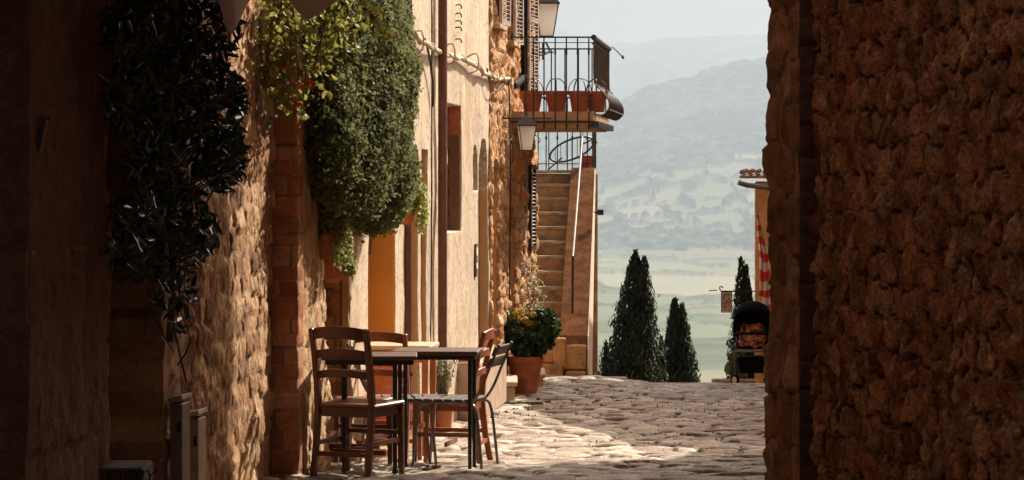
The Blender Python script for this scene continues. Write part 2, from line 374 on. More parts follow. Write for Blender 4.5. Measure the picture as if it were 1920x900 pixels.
def blob_points(c, r, n, seed, shell=(.75, 1.03), lump=.18, lf=2.5, power=2.0):
    rs = np.random.RandomState(seed); D = rs.normal(0, 1, (n, 3)); D /= np.linalg.norm(D, axis=1)[:, None]
    k = rs.uniform(shell[0] ** 3, shell[1] ** 3, n) ** (1 / 3.)
    th = np.arctan2(D[:, 1], D[:, 0]); q = 1 + lump * 2 * fbm(th * lf + 20, D[:, 2] * lf * 2 + 20, seed, 3)
    Rr = np.array(r); return np.array(c) + D * Rr * (k * q)[:, None], D / Rr / np.linalg.norm(D / Rr, axis=1)[:, None]

# ------------------------------------------------------------------ STREET (ground)
STREET = []
def build_street():
    ds = np.concatenate([np.linspace(-12, 13, 30), np.arange(13.2, 15, .06), np.arange(15, 25, .022), np.arange(25, 37, .04)])
    xs = np.concatenate([np.linspace(-9, -3, 6), np.arange(-2.6, 4.4, .035), np.linspace(4.6, 9, 6)])
    Xg, D = np.meshgrid(xs, ds)
    h, A = stones(Xg, D, .20, .25, .026, .046, 5, warp=.07, wf=2.0, tilt=.5, flat=1.9, z_lo=-14, z_hi=40)
    far = 1.0; STREET.extend([xs, ds, A[..., 2]])
    Z = G(Xg, D) + h * far - .018 + .03 * fbm(Xg * .7, D * .7, 70, 3) + .012 * fbm(Xg * 14, D * 14, 74, 4) + .008 * fbm(Xg * 40, D * 40, 75, 2)
    V = np.stack([Xg, D, Z], -1).reshape(-1, 3); nz, nu = Xg.shape; i = np.arange(nz * nu).reshape(nz, nu)
    Q = np.stack([i[:-1, :-1], i[:-1, 1:], i[1:, 1:], i[1:, :-1]], -1).reshape(-1, 4)
    o = np_mesh('street', V, Q, M['cobble'], None, A.reshape(-1, 3)); tag(o, kind='structure')
    # low kerb along the drop
    k = MB()
    k.box((.3, 36.35, -1.10), (2.55, .30, .26)); k.box((2.15, 36.32, -1.17), (1.15, .30, .24)); k.box((4.2, 36.35, -1.13), (2.94, .32, .26))
    tag(k.build('kerb', M['slate'], bevel=.015), kind='structure')
build_street()

# ------------------------------------------------------------------ LEFT: near stone house (wall A), shade painted into its tones
def arch_mask(u, z, u0, u1, z0, z1, rise):
    c = (u0 + u1) / 2; hw = (u1 - u0) / 2; t = np.clip(np.abs(u - c) / hw, 0, 1)
    top = z1 - rise * (1 - np.sqrt(1 - t * t))
    return ((u > u0) & (u < u1) & (z > z0) & (z < top)).astype(float)
LA = math.hypot(.103, 1)
def wallA():
    t = thing('stone_house', (XA(12), 12, 0), 'stone house on the near left, shade painted on its nearer wall, with deep doorways overgrown by a leafy creeper', 'house')
    d0 = 7.0; path = [(XA(d0), d0), (XA(15.5), 15.5)]
    us = np.concatenate([np.arange(0, 3 * LA, .08), np.arange(3 * LA, 6.3 * LA, .022), np.arange(6.3 * LA, 8.5 * LA, .009)])
    zs = np.concatenate([np.arange(-.3, 2.9, .022), np.linspace(3, 8, 14)])
    def fn(u, z):
        d = d0 + u / LA
        h, A = vstones(u, z, .22, .12, .12, .017, 21, warp=.025, tilt=.9, rag=.6)
        h2, A2 = stones(u, z, .42, .5, .014, .02, 22, warp=.02, tilt=.2)
        pier = (d < 11.75) & (d > 10.45)
        h = np.where(pier, h2, h); A = np.where(pier[..., None], A2 * np.array([.12, 1, 1]), A); A[..., 0] *= np.where(d < 13.6, .35, 1)  # lowered stone tone paints shade into the pier and nearer wall
        h = h + .05 * fbm(u * 2.2, z * 2.2, 30, 4) + .016 * fbm(u * 14, z * 10, 31, 4) + .016 * fbm(u * 45, z * 26, 32, 3)
        rec = arch_mask(d, z, 11.78, 12.72, -.4, 2.5, .3); h = np.where(rec > 0, -.45, h)
        rec = arch_mask(d, z, 9.2, 10.45, -.4, 3.0, .1); h = np.where(rec > 0, -.45, h)
        return h, A
    relief('wall', path, us, zs, fn, M['stone_shade'], t, .7)
    for dc in (12.25, 10.0):
        b = MB(); X = XA(dc) - .37
        for k in range(5): b.box((X - (k % 2) * .012, dc - .38 + k * .19, 1.0), (.05, .185, 2.6))
        dr = b.build('door', M['door'], t, True, bevel=.004)
        hnd = MB(); hnd.tube([(X + .03, dc + .3, 1.0), (X + .07, dc + .3, 1.02), (X + .07, dc + .3, 1.12), (X + .03, dc + .3, 1.14)], .009); hnd.build('handle', M['iron'], dr, True)
    b = MB(); b.prism([(XA(7) - .1, 7, 3.15), (XA(7) + 1.1, 7, 3.15), (XA(13.8) + 1.1, 13.8, 3.15), (XA(13.8) - .1, 13.8, 3.15)], (0, 0, 4)); b.build('shade_overhang', M['stone_shade'], t, True)  # unseen overhang added to block sky light from the near left wall
    # iron bracket plate on the pier
    b = MB(); p = P(70, 224, 10.62); q = P(66, 325, 10.62)
    b.bar(p + Vector((.03, 0, 0)), q + Vector((.0, 0, 0)), .05, .02, .018, up=(1, 0, 0)); b.box(p + Vector((.03, 0, .004)), (.056, .04, .012))
    tag(b.build('wall_bracket', M['ironlt'], None, bevel=.002), 'small tapering grey iron bracket fixed on the stone pier at far left', 'bracket')
    # door step with the scrawl
    s = thing('door_step', (-1.78, 11.5, 0), 'dark stone step block in front of the doorway scrawled with hand painted letters', 'step')
    m_ = MB(); a = P(188, 878, 11.55); c = P(264, 878, 11.55); m_.box(((a.x + c.x) / 2, 11.72, a.z / 2 - .1), (c.x - a.x + .02, .34, a.z + .2)); m_.build('block', M['stone_shade2'], s, True, bevel=.01)
    cu = bpy.data.curves.new('painted_letters', 'FONT'); cu.body = 'OPPY'; cu.size = .085; cu.extrude = .001; cu.shear = .3; cu.space_character = 1.05
    o = bpy.data.objects.new('tmp', cu); COL.objects.link(o); bpy.context.view_layer.update()
    me = bpy.data.meshes.new_from_object(o.evaluated_get(bpy.context.evaluated_depsgraph_get())); bpy.data.objects.remove(o)
    me.transform(Matrix.Translation(P(196, 906, 11.545)) @ Matrix.Rotation(R(90), 4, 'X')); me.materials.clear(); link_mesh('painted_letters', me, M['iron'], s)
M['stone_shade2'] = mat('dark_block', (.10, .075, .06), .9, .3, 8, .006, 40)
wallA()

def meter(px0, px1, pyt, d, label, m, lid):
    a = P(px0, pyt, d); b = P(px1, pyt, d); w_ = b.x - a.x; z1 = a.z
    t = thing('meter_cabinet', ((a.x + b.x) / 2, d + .25, 0), label, 'cabinet')
    cx = (a.x + b.x) / 2 - .0; rot = Matrix.Rotation(-.1 - .25, 3, 'Z')
    x = MB(); x.box((cx, d + .2, z1 / 2 - .02), (w_ * .85, .16, z1 + .02), Matrix.Rotation(-.12, 3, 'Z')); x.build('casing', m, t, True, bevel=.004)
    l = MB(); l.box((cx, d + .2, z1 + .012), (w_ * .98, .20, .025), Matrix.Rotation(-.12, 3, 'Z') @ Matrix.Rotation(-.25, 3, 'Y')); l.build('lid', lid, t, True, bevel=.003)
    k = MB(); k.box((cx + w_ * .12, d + .115, z1 - .12), (.012, .02, .05), Matrix.Rotation(-.42, 3, 'Z')); k.build('latch', M['iron'], t, True)
meter(314, 342, 757, 12.7, 'taller brownish grey metal cabinet against the dark wall, left of the smaller one', mat('cabinet_dark', (.20, .14, .12), .5, .2, 9, .001, 40), M['box'])
meter(343, 373, 785, 13.1, 'shorter tan metal cabinet with a sloping lid, right of the taller one', mat('cabinet_tan', (.42, .30, .20), .5, .2, 9, .001, 40), mat('cabinet_lid', (.45, .36, .27), .5, .2, 9, .001, 40))

# brick pillar end of the next house
def brick_pillar():
    path = [(-1.62, 15.5), (XW(15.5) - .005, 15.5), (XW(15.66), 15.66)]
    Lt = 1.62 - 1.255 + .16
    def fn(u, z):
        h, A = stones(u, z, .10, .20, .008, .012, 33, warp=.006, tilt=.25)
        return h + .007 * fbm(u * 14, z * 14, 3, 4), A
    o = relief('brick_pillar', path, np.arange(0, Lt, .012), np.concatenate([np.arange(-.3, 2.9, .014), np.linspace(3, 8, 10)]), fn, M['brick'], None, .1, eps=.012)
    tag(o, 'brown brick pillar between the rough sunlit stone wall and the ivy bush', 'pillar')
brick_pillar()

# ------------------------------------------------------------------ rough stone house B with wall pots (d 15.66 .. 17.4)
def houseB():
    t = thing('brick_corner_house', (XW(16.5), 16.5, g(XW(16.5), 16.5)), 'rough stone house front behind the stacked cafe chairs with a recessed bay', 'house')
    d0 = 15.66; path = [(XW(d0), d0), (XW(17.4), 17.4)]
    def fn(u, z):
        d = d0 + u / LA
        h, A = vstones(u, z, .20, .12, .12, .017, 51, warp=.025, tilt=.9, rag=.6)
        h = h + .04 * fbm(u * 3, z * 3, 52, 4) + .016 * fbm(u * 14, z * 10, 53, 4) + .016 * fbm(u * 45, z * 26, 54, 3) - .01 + .05 * np.clip((1.0 - z) / 1.4, 0, 1)
        rec = arch_mask(d, z, 16.45, 17.34, -.5, 2.6, .2); h = np.where(rec > 0, -.2, h)
        return h, A
    relief('wall', path, np.arange(0, (17.4 - d0) * LA, .014), np.concatenate([np.arange(-.4, 3.0, .02), np.linspace(3.1, 8, 10)]), fn, M['golden'], t, .5)
    def fj(u, z):
        h, A = stones(u, z, .16, .12, .012, .02, 57, warp=.04); return h + .012 * fbm(u * 9, z * 9, 58, 3), A
    x1 = XW(17.33)
    relief('bay_side', [(x1 - .235, 17.33), (x1 - .045, 17.33)], np.arange(0, .19, .012), np.arange(-.3, 2.6, .014), fj, M['brick'], t, .05, eps=.01)
    m_ = MB(); m_.box((x1 - .022, 17.36, 1.1), (.04, .07, 2.9)); m_.build('bay_trim', M['tan'], t, True)
houseB()

# ------------------------------------------------------------------ plaster house C (d 17.4 .. 25.5)
def houseC():
    t = thing('plaster_house', (XW(21), 21, g(XW(21), 21)), 'tall cream plastered house front with a brown downpipe, tall window recess and orange door bay', 'house')
    d0 = 17.4; path = [(XW(d0), d0), (XW(25.5), 25.5)]
    ops = [(18.15, 19.4, -.6, 2.0, .0, .20), (20.1, 20.62, -.6, 1.95, .0, .055), (20.8, 21.12, -.6, 1.95, .0, .045),
           (22.35, 23.3, 1.27, 2.35, .0, .125), (24.15, 24.55, 1.62, 2.03, .2, .05), (24.62, 25.42, -.6, 2.10, .5, .085)]
    ds = [np.arange(d0, 25.5, .03)]
    for o in ops: ds += [[o[0] - .004, o[0] + .004, o[1] - .004, o[1] + .004]]
    ds = np.unique(np.concatenate(ds)); us = (ds - d0) * LA
    zz = [np.arange(-.6, 3.6, .03), np.linspace(3.7, 9, 8)]
    for o in ops: zz += [[o[2] - .004, o[2] + .004, o[3] - .004, o[3] + .004]]
    zs = np.unique(np.concatenate(zz))
    def fn(u, z):
        d = d0 + u / LA
        h = .03 * fbm(u * 1.2, z * 1.2, 60, 4) + .006 * fbm(u * 9, z * 9, 61, 3)
        for a, b, z0, z1, r, dp in ops:
            mk = arch_mask(d, z, a, b, z0, z1, r) > 0; h = np.where(mk, -dp, h)
        n1 = fbm(u * .9, z * .9, 62, 4) + .5; peel = (fbm(u * 1.4 + 4, z * .7, 63, 5) > .16).astype(float) * .8
        return h - .006 * peel, np.stack([n1, n1, peel], -1)
    relief('wall', path, us, zs, fn, M['plaster'], t, .6)
    def jamb(name, d, dep, z0, z1, m, th=.012, inset=.004):
        b = MB(); b.box((XW(d) - dep / 2 - .004, d - th / 2 - inset, (z0 + z1) / 2), (dep - .01, th, z1 - z0)); return b.build(name, m, t, True)
    jamb('orange_reveal', 19.39, .195, -.3, 1.99, M['ochre'])
    b = MB(); b.box((XW(18.8) - .19, 18.8, .8), (.03, 1.2, 2.3), Matrix.Rotation(-.103, 3, 'Z')); b.build('door', M['ochre'], t, True)
    jamb('door_reveal', 20.61, .05, -.3, 1.94, M['tan']); jamb('door_reveal', 21.11, .04, -.3, 1.94, M['tan'])
    # window: lintel + dark shutter
    b = MB(); b.box((XW(23.29) - .058, 23.28, 2.225), (.11, .016, .24)); b.build('lintel', M['terra'], t, True)
    wn = jamb('window', 23.29, .115, 1.28, 2.1, mat('window_wood', (.22, .10, .06), .6, .2, 9, .002, 40))
    for k in range(4): b = MB(); b.box((XW(23.27) - .105, 23.262, 1.42 + k * .18), (.018, .012, .05)); b.build('hinge', M['iron'], wn, True)
    b = MB(); b.box((XW(22.82) - .115, 22.82, 1.8), (.02, .9, 1.06), Matrix.Rotation(-.103, 3, 'Z')); b.build('window_pane', M['door'], t, True)
    jamb('arch_reveal', 25.40, .08, -.35, 1.62, M['tan'])
    # downpipes
    def pipe(d, off, r, z0, z1, nm='downpipe'):
        b = MB(); x = XW(d) + off; b.tube([(x, d, z0), (x + .004, d, (z0 + z1) / 2), (x, d, z1)], r, 14); o = b.build(nm, M['pipe'], t, True, smooth=True)
        for z in (z0 + .45, (z0 + z1) / 2 - .1, z1 - 1.55, z1 - 5):
            c = MB(); c.tube([(x, d, z), (x, d, z + .03)], r + .008, 14); c.bar((x, d, z + .015), (XW(d) - .02, d - .03, z + .015), .012); c.build('clamp', M['iron'], o, True)
    pipe(21.62, .055, .038, -.3, 8.6); pipe(19.86, .02, .036, -.2, 8.6)
    b = MB(); x = XW(21.3) + .012; b.tube([(x, 21.3, 8.), (x, 21.3, 1.7), (x - .01, 21.32, .4)], .006, 6); b.build('wire', M['iron'], t, True)
    # iron hooks near the top
    for k, (px, py) in enumerate([(850, 10), (850, 26), (848, 40), (848, 52), (848, 74)]):
        p = P(px, py, 22.9); xw = XW(22.9); h = MB()
        h.tube([(xw - .01, 22.9, p.z), (xw + .045, 22.9, p.z + .004), (xw + .055, 22.9, p.z - .03)], .006, 6, 3); h.build('hook', M['iron'], t, True)
    # slim vent plates
    b = MB(); p0 = P(889, 478, 24.3); b.box((XW(24.3) + .012, 24.3, .98), (.018, .14, .30), Matrix.Rotation(-.103, 3, 'Z')); b.build('notice_board', M['shutterdk'], t, True)
    for zp, hp in ((1.06, .07), (.93, .05)): b = MB(); b.box((XW(24.3) + .024, 24.3, zp), (.008, .11, hp), Matrix.Rotation(-.103, 3, 'Z')); b.build('notice_paper', M['cream'], t, True)
    # plinth and step by the orange bay
    b = MB(); b.box((XW(18.8) - .02, 18.8, -.2), (.3, 1.3, .16), Matrix.Rotation(-.103, 3, 'Z')); b.build('door_step', M['step'], t, True, bevel=.01)
    b = MB(); b.box((XW(24.3) + .08, 24.2, -.13), (.20, 2.2, .52), Matrix.Rotation(-.103, 3, 'Z')); b.build('plinth', M['step2'], t, True, bevel=.01)
houseC()

# ------------------------------------------------------------------ stone house D (d 25.5 .. 30.2) with balcony
def houseD():
    t = thing('balcony_house', (XW(28), 28, g(XW(28), 28)), 'sunlit orange rubble stone house with shutters, black downpipe and iron balcony', 'house')
    d0 = 25.5; path = [(XW(d0), d0), (XW(30.2), 30.2), (XW(30.2) - 1.2, 30.3)]
    ops = [(25.62, 26.15, -.7, 1.9, .35, .09), (27.25, 27.8, -.7, 1.42, .25, .075), (25.72, 26.2, 3.22, 4.1, 0, .06), (27.1, 27.55, 3.12, 4.1, 0, .06)]
    L1 = (30.2 - d0) * LA
    us = np.concatenate([np.arange(0, L1 + .1, .02), np.arange(L1 + .12, L1 + 1.2, .06)])
    def fn(u, z):
        d = d0 + u / LA
        h, A = vstones(u, z, .20, .13, .16, .04, 81, warp=.03, tilt=.8, rag=.45)
        h = h + .035 * fbm(u * 3, z * 3, 82, 4) + .02 * fbm(u * 8, z * 8, 83, 4) + .015 * fbm(u * 22, z * 20, 84, 3) - .01
        for a, b, z0, z1, r, dp in ops:
            mk = arch_mask(d, z, a, b, z0, z1, r) > 0; h = np.where(mk, -dp, h)
        return h, A
    relief('wall', path, us, np.concatenate([np.arange(-.8, 4.0, .022), np.linspace(4.1, 9, 8)]), fn, M['facade_stone'], t, .4)
    def jamb(d, dep, z0, z1, m):
        b = MB(); b.box((XW(d) - dep / 2, d - .012, (z0 + z1) / 2), (dep, .014, z1 - z0)); b.build('arch_reveal', m, t, True)
    jamb(26.14, .08, -.5, 1.55, M['tan']); jamb(27.79, .068, -.5, 1.2, M['tan'])
    # louvred shutters standing open against the wall
    def shutter(d, z0, z1, px_in, w_=.34, m='shutter'):
        f = MB(); x = XW(d) + .055; rot = Matrix.Rotation(-.103 - .12, 3, 'Z')
        for s_ in (-1, 1): f.box(Vector((x, d, (z0 + z1) / 2)) + rot @ Vector((0, s_ * w_ / 2, 0)), (.03, .045, z1 - z0), rot)
        for z in (z0 + .02, (z0 + z1) / 2, z1 - .02): f.box((x, d, z), (.03, w_, .05), rot)
        o = f.build('shutter', M[m], t, True)
        l = MB(); z = z0 + .08
        while z < z1 - .05: l.box((x, d, z), (.04, w_ - .04, .008), rot @ Matrix.Rotation(.6, 3, 'Y')); z += .04
        l.build('louvre', M['shutterdk'], o, True)
    shutter(26.45, 3.25, 4.4, 0); shutter(27.75, 3.13, 4.4, 0); shutter(29.35, 2.45, 4.5, 0, .42)
    shutter(29.3, .95, 1.88, 0, .22, 'shutterdk')
    b = MB(); b.box((XW(28.95) + .01, 28.95, 1.42), (.03, .26, .92), Matrix.Rotation(-.103, 3, 'Z')); b.build('side_window', M['shutterdk'], t, True)
    for d, z in ((25.96, 3.2), (27.3, 3.1)):
        b = MB(); b.box((XW(d) + .03, d, z), (.12, .62, .05), Matrix.Rotation(-.103, 3, 'Z')); b.build('sill', M['lip'], t, True, bevel=.006)
        b = MB(); b.box((XW(d) - .045, d, z + .45), (.02, .46, .85), Matrix.Rotation(-.103, 3, 'Z')); b.build('window_pane', M['glass'], t, True)
    b = MB(); d = 28.3; x = XW(d) + .06
    b.tube([(x, d, 8), (x, d, 2.95), (x - .01, d - .03, 2.82), (x - .06, d - .25, 2.74), (x - .12, d - .55, 2.70)], .042, 12, 3); b.build('downpipe', M['blackpipe'], t, True, smooth=True)
    # ---------- balcony (part of the house)
    d1, d2 = 27.45, 29.85
    zs_, zb = 1.7 + (HY - 209) / F * d1, 1.7 + (HY - 240) / F * d1
    def bx(u, d): return XW(d) + u           # u = distance out from the wall
    W = .86
    def slab(u0, u1, z0, z1, dd0=d1, dd1=d2):
        return [(bx(u0, dd0), dd0, z0), (bx(u1, dd0), dd0, z0), (bx(u1, dd1), dd1, z0), (bx(u0, dd1), dd1, z0)], (0, 0, z1 - z0)
    b = MB(); b.prism(*slab(-.05, W, zb + .075, zs_)); b.prism(*slab(-.05, W - .03, zb, zb + .055, d1 + .03)); sl_ = b.build('balcony_slab', M['lipslab'], t, True)
    b = MB(); b.prism(*slab(-.05, W + .02, zb + .055, zb + .075, d1 - .02, d2 + .02)); b.prism(*slab(W - .03, W + .05, zb + .01, zb + .07, d1 - .03, d2)); b.build('balcony_edge', M['iron'], sl_, True)
    zt = 1.7 + (HY - 70) / F * d1
    for px in (985, 1000, 1020, 1041, 1062, 1083, 1104):
        x = (px - 960) / F * (d1 - .02); b = MB(); b.tube([(x, d1 - .02, zb - .02), (x, d1 - .02, zt)], .0075, 6); b.tube([(x, d1 - .02, zb + .01), (x, d1 - .02, zb + .03)], .013, 6); b.tube([(x, d1 - .02, zt - .18), (x, d1 - .02, zt - .12)], .011, 6); b.build('baluster', M['iron'], t, True)
    b = MB(); b.bar((bx(.02, d1), d1 - .02, zt), (bx(W, d1), d1 - .02, zt), .02, .016); b.bar((bx(.02, d1), d1 - .02, zt - .055), (bx(W, d1), d1 - .02, zt - .055), .008, .008)
    b.tube([(bx(W, d1), d1, zt), (bx(W, d2), d2, zt)], .03, 10); b.tube([(bx(W - .01, d1), d1, zt - .06), (bx(W - .01, d2), d2, zt - .06)], .012, 8)
    b.bar((bx(.0, d2), d2, zt), (bx(W, d2), d2, zt), .02, .016)
    b.build('handrail', M['iron'], t, True)
    n = 19
    for k in range(n):
        d = d1 + .03 + (d2 - d1 - .06) * k / (n - 1); pr = [(.0, zt), (.0, zt - .42), (.03, zt - .50), (.10, zt - .57), (.155, zt - .66), (.15, zt - .74), (.08, zt - .80), (-.02, zs_ + .0)]
        b = MB(); b.tube([(bx(W + u, d), d, z) for u, z in pr], .007, 6, 3); b.build('belly_baluster', M['ironlt'], t, True)
    b = MB()
    for zz_, u in ((zt - .50, .035), (zt - .60, .115), (zt - .74, .155)): b.bar((bx(W + u, d1), d1, zz_), (bx(W + u, d2), d2, zz_), .018, .014)
    b.build('side_rail', M['ironlt'], t, True)
    n = 6
    for k in range(n):
        x = bx(.06 + (W - .1) * k / (n - 1), d2); b = MB(); b.tube([(x, d2, zs_), (x, d2, zt)], .0075, 6); b.build('baluster', M['iron'], t, True)
    return zs_, d1
M['lipslab'] = mat('balcony_stone', (.46, .29, .17), .85, .2, 6, .004, 40)
BZ, BD = houseD()

# balcony pots
def pot_mesh(h, r, rb, rim=.03, sq=None):
    b = MB(); b.lathe([(rb, 0), (rb + (r - rb) * .6, h * .6), (r * .96, h - rim), (r * 1.06, h - rim), (r * 1.08, h), (r * .93, h), (r * .9, h - .03)], (0, 0, 0), 24, sq=sq, rot=(math.pi / 4 if sq else 0)); return b
def balcony_pots():
    first = None
    labs = ['terracotta pot with wire hoops on the balcony nearest the house wall', 'second terracotta pot with wire hoops on the balcony, counted from the wall',
            'third terracotta pot with wire hoops on the balcony, counted from the wall', 'terracotta pot on the balcony at the bulging iron corner']
    for i, px in enumerate((997, 1043, 1087, 1119)):
        d = BD + .2; x = (px - 960) / F * d
        if first is None:
            t = thing('flower_pot', (x, d, BZ + .001), labs[i], 'flower pot', 0, 'terracotta pots on the balcony'); first = t
            pot_mesh(.215, .116, .08, .035).build('pot', M['redterra'], t, smooth=True)
            b = MB(); b.lathe([(.11, .18), (.11, .19)], (0, 0, 0), 20); b.build('soil', M['soil'], t)
            for a in (0, 60, 120):
                h = MB(); ca, sa = math.cos(R(a)), math.sin(R(a)); h.tube([(-.12 * ca, -.12 * sa, .17), (-.115 * ca, -.115 * sa, .25), (-.07 * ca, -.07 * sa, .325), (0, 0, .345), (.07 * ca, .07 * sa, .325), (.115 * ca, .115 * sa, .25), (.12 * ca, .12 * sa, .17)], .0045, 6, 3); h.build('hoop', M['iron'], t)
            for k in range(5):
                a = k * 1.2566 - 1.2; b = MB(); b.lathe([(.0, -.004), (.017, 0), (.0, .006)], (0, 0, 0), 10, axis=Matrix.Rotation(a, 3, 'Z') @ Matrix.Rotation(R(90), 3, 'X')); 
                c = Vector((math.sin(a) * .124, -math.cos(a) * .124, .14)); b.v = [tuple(Vector(v) + c) for v in b.v]; b.build('rosette', M['redterra'], t)
        else:
            t = copy_tree(first); t.location = (x, d + (.1 if i == 3 else 0), BZ + .001); t['label'] = labs[i]; t.rotation_euler.z = .5 * i
balcony_pots()

# ------------------------------------------------------------------ stairs with landing
def stairs():
    t = thing('stone_staircase', (.6, 33, g(.6, 31)), 'steep worn stone outside staircase with parapet rising beside the balcony house', 'staircase')
    n = 12; d0, d1 = 31.2, 34.8; zb, zt = -.29, 1.85
    def xl(d): return .1 + .06 * (d - 31.2)
    def xr(d): return .56 + .059 * (d - 31.2)
    def xo(d): return .873 + .053 * (d - 31)
    rise = (zt - zb) / n; run = (d1 - d0) / n
    core = MB(); lips = []
    for k in range(n + 1):
        dd = d0 + run * k; z = zb + rise * k
        if k < n: core.box(((xl(dd) + xr(dd)) / 2, dd + run / 2 + .0, (z - 1.2) / 2), (xr(dd) - xl(dd) + .04, run - .002, z + 1.2 - .04))
        b = MB(); rs = random.Random(k)
        wv = [(xl(dd) - .02 + (xr(dd) - xl(dd) + .03) * j / 6) for j in range(7)]
        pts = [(x, dd + rs.uniform(-.008, .008) + .15, z - .022 + rs.uniform(-.006, .004)) for x in wv]
        b.strip(pts, .34, .04, (0, 1, 0)); lips.append(b)
    core.build('stair_core', M['step'], t, True)
    for b in lips: b.build('tread', M['lip'], t, True, bevel=.005)
    b = MB(); b.box((.62, 36.4, .35), (1.0, 3.1, 2.9)); b.build('landing', M['step'], t, True, bevel=.01)
    # base blocks at the foot
    rs = random.Random(4)
    for (x0, x1, z0, z1, dd) in ((.2, .60, -.8, -.42, 30.95), (.62, .86, -.8, -.5, 30.9), (.22, .5, -.42, -.29, 31.05), (.51, .70, -.41, -.20, 31.0), (.5, .86, -.49, -.41, 30.98), (.60, .87, -.44, -.2, 30.99), (.48, .63, -.46, -.12, 30.96)):
        b = MB(); b.box(((x0 + x1) / 2, dd + .25, (z0 + z1) / 2), (x1 - x0 - .008, .5, z1 - z0 - .006)); b.build('foot_stone', M['step'], t, True, bevel=.015)
    b = MB(); b.box((.5, 31.35, -.66), (.7, .3, .72)); b.build('foot_core', M['step'], t, True)
    # sloping parapet
    b = MB(); zz = lambda d: zb + .02 + (zt - zb) * (d - d0) / (d1 - d0) + .02
    prof = [(31.0, -1.0), (31.0, -.25), (31.15, -.1), (34.8, zt + .03), (38, zt + .03), (38, -1.0)]
    L_ = [Vector((xr(d), d, z)) for d, z in prof]; R_ = [Vector((xo(min(d, 36.5)), d, z)) for d, z in prof]
    m_ = len(prof); b.add(L_ + R_, [tuple(range(m_))[::-1], tuple(range(m_, 2 * m_))] + [(i, (i + 1) % m_, m_ + (i + 1) % m_, m_ + i) for i in range(m_)])
    b.build('parapet', M['parapet'], t, True)
    # outer plaster skin
    b = MB(); R2 = [Vector((xo(min(d, 36.5)) + .004, d, z - .01)) for d, z in prof]; R3 = [v + Vector((.014, 0, 0)) for v in R2]
    b.add(R2 + R3, [tuple(range(m_))[::-1], tuple(range(m_, 2 * m_))] + [(i, (i + 1) % m_, m_ + (i + 1) % m_, m_ + i) for i in range(m_)]); b.build('outer_face', M['cream'], t, True)
    # handrail on parapet
    h = MB(); xm = .72; h.tube([P(1073, 588, 31.15), P(1074, 480, 31.2)], .016, 8); h.build('handrail_post', M['iron'], t, True, smooth=True)
    h = MB(); h.tube([P(1074, 482, 31.2), P(1080, 410, 32.2), P(1093, 243, 35.0), P(1096, 238, 35.2)], .012, 10); h.build('handrail', M['railmetal'], t, True, smooth=True)
    # landing railing
    r = MB(); zr = zt + .95; zf = zt
    r.bar((.12, 35.0, zr), (1.05, 35.0, zr), .02, .02); r.bar((.12, 35.0, zf + .08), (1.05, 35.0, zf + .08), .012, .012); r.build('landing_rail', M['iron'], t, True)
    for k, px in enumerate((1009, 1024, 1029, 1045, 1064, 1073, 1088, 1101)):
        x = (px - 960) / F * 35; b = MB(); b.tube([(x, 35, zf), (x, 35, zr)], .0075, 6)
        if k % 2: b.tube([(x, 35, zf + .40), (x, 35, zf + .44)], .015, 6)
        b.build('landing_baluster', M['iron'], t, True)
    b = MB(); x = (1117 - 960) / F * 35; b.box((x - .02, 35.02, zf + .50), (.055, .055, 1.0)); b.box((x - .02, 35.02, zf + .36), (.075, .07, .03)); b.build('corner_post', M['ironlt'], t, True)
    # small lamp box on the outer face
    o = MB(); p = P(1126, 398, 33.5); o.box(p, (.075, .06, .07)); o.bar(p, p - Vector((.08, 0, 0)), .02); ob = o.build('wall_light', M['iron'], None, bevel=.004)
    tag(ob, 'small dark box light sticking out of the pale staircase side wall', 'light')
M['parapet'] = mat('parapet_stone', (.16, .075, .036), 1, .4, 6, .012, 40, spec=0, stain=((.10, .05, .03), 8))
stairs()

# iron garden chair and pot on landing
def landing_things():
    z = 1.851
    t = thing('wire_table', P(1075, 318, 36.2), 'black wrought iron garden table tipped up behind the landing railing', 'table')
    c = P(1072, 280, 36.1); b = MB(); ring = []
    ax = Vector((.30, .05, .16)); ay = Vector((-.05, .12, -.07))
    for k in range(25): a = 2 * math.pi * k / 24; ring.append(c + Vector((math.cos(a) * .30, math.cos(a) * .1, math.cos(a) * .10 + math.sin(a) * .14)))
    b.tube(ring, .014, 8); top = b.build('rim', M['iron'], t, True)
    b = MB()
    for k in range(-3, 4):
        a = math.acos(k / 4); p = c + Vector((math.cos(a) * .30, math.cos(a) * .1, math.cos(a) * .10 + math.sin(a) * .14)); q = c + Vector((math.cos(a) * .30, math.cos(a) * .1, math.cos(a) * .10 - math.sin(a) * .14)); b.tube([p, q], .005, 6)
    b.build('lattice', M['greymetal'], t, True)
    for q in ((1027, 319), (1118, 258), (1106, 318)):
        b = MB(); b.tube([c + (P(*q, 36.1) - c) * .4, P(*q, 36.1)], .011, 6); b.build('leg', M['iron'], t, True)
    d = 35.4; x = (1100 - 960) / F * d; t = thing('flower_pot', (x, d, z), 'small red clay pot on the staircase landing behind the railing', 'flower pot')
    pot_mesh(.19, .095, .07, .03).build('pot', M['redterra'], t, smooth=True)
    b = MB(); b.lathe([(.085, .15), (.085, .16)], (0, 0, 0), 16); b.build('soil', M['soil'], t)
landing_things()

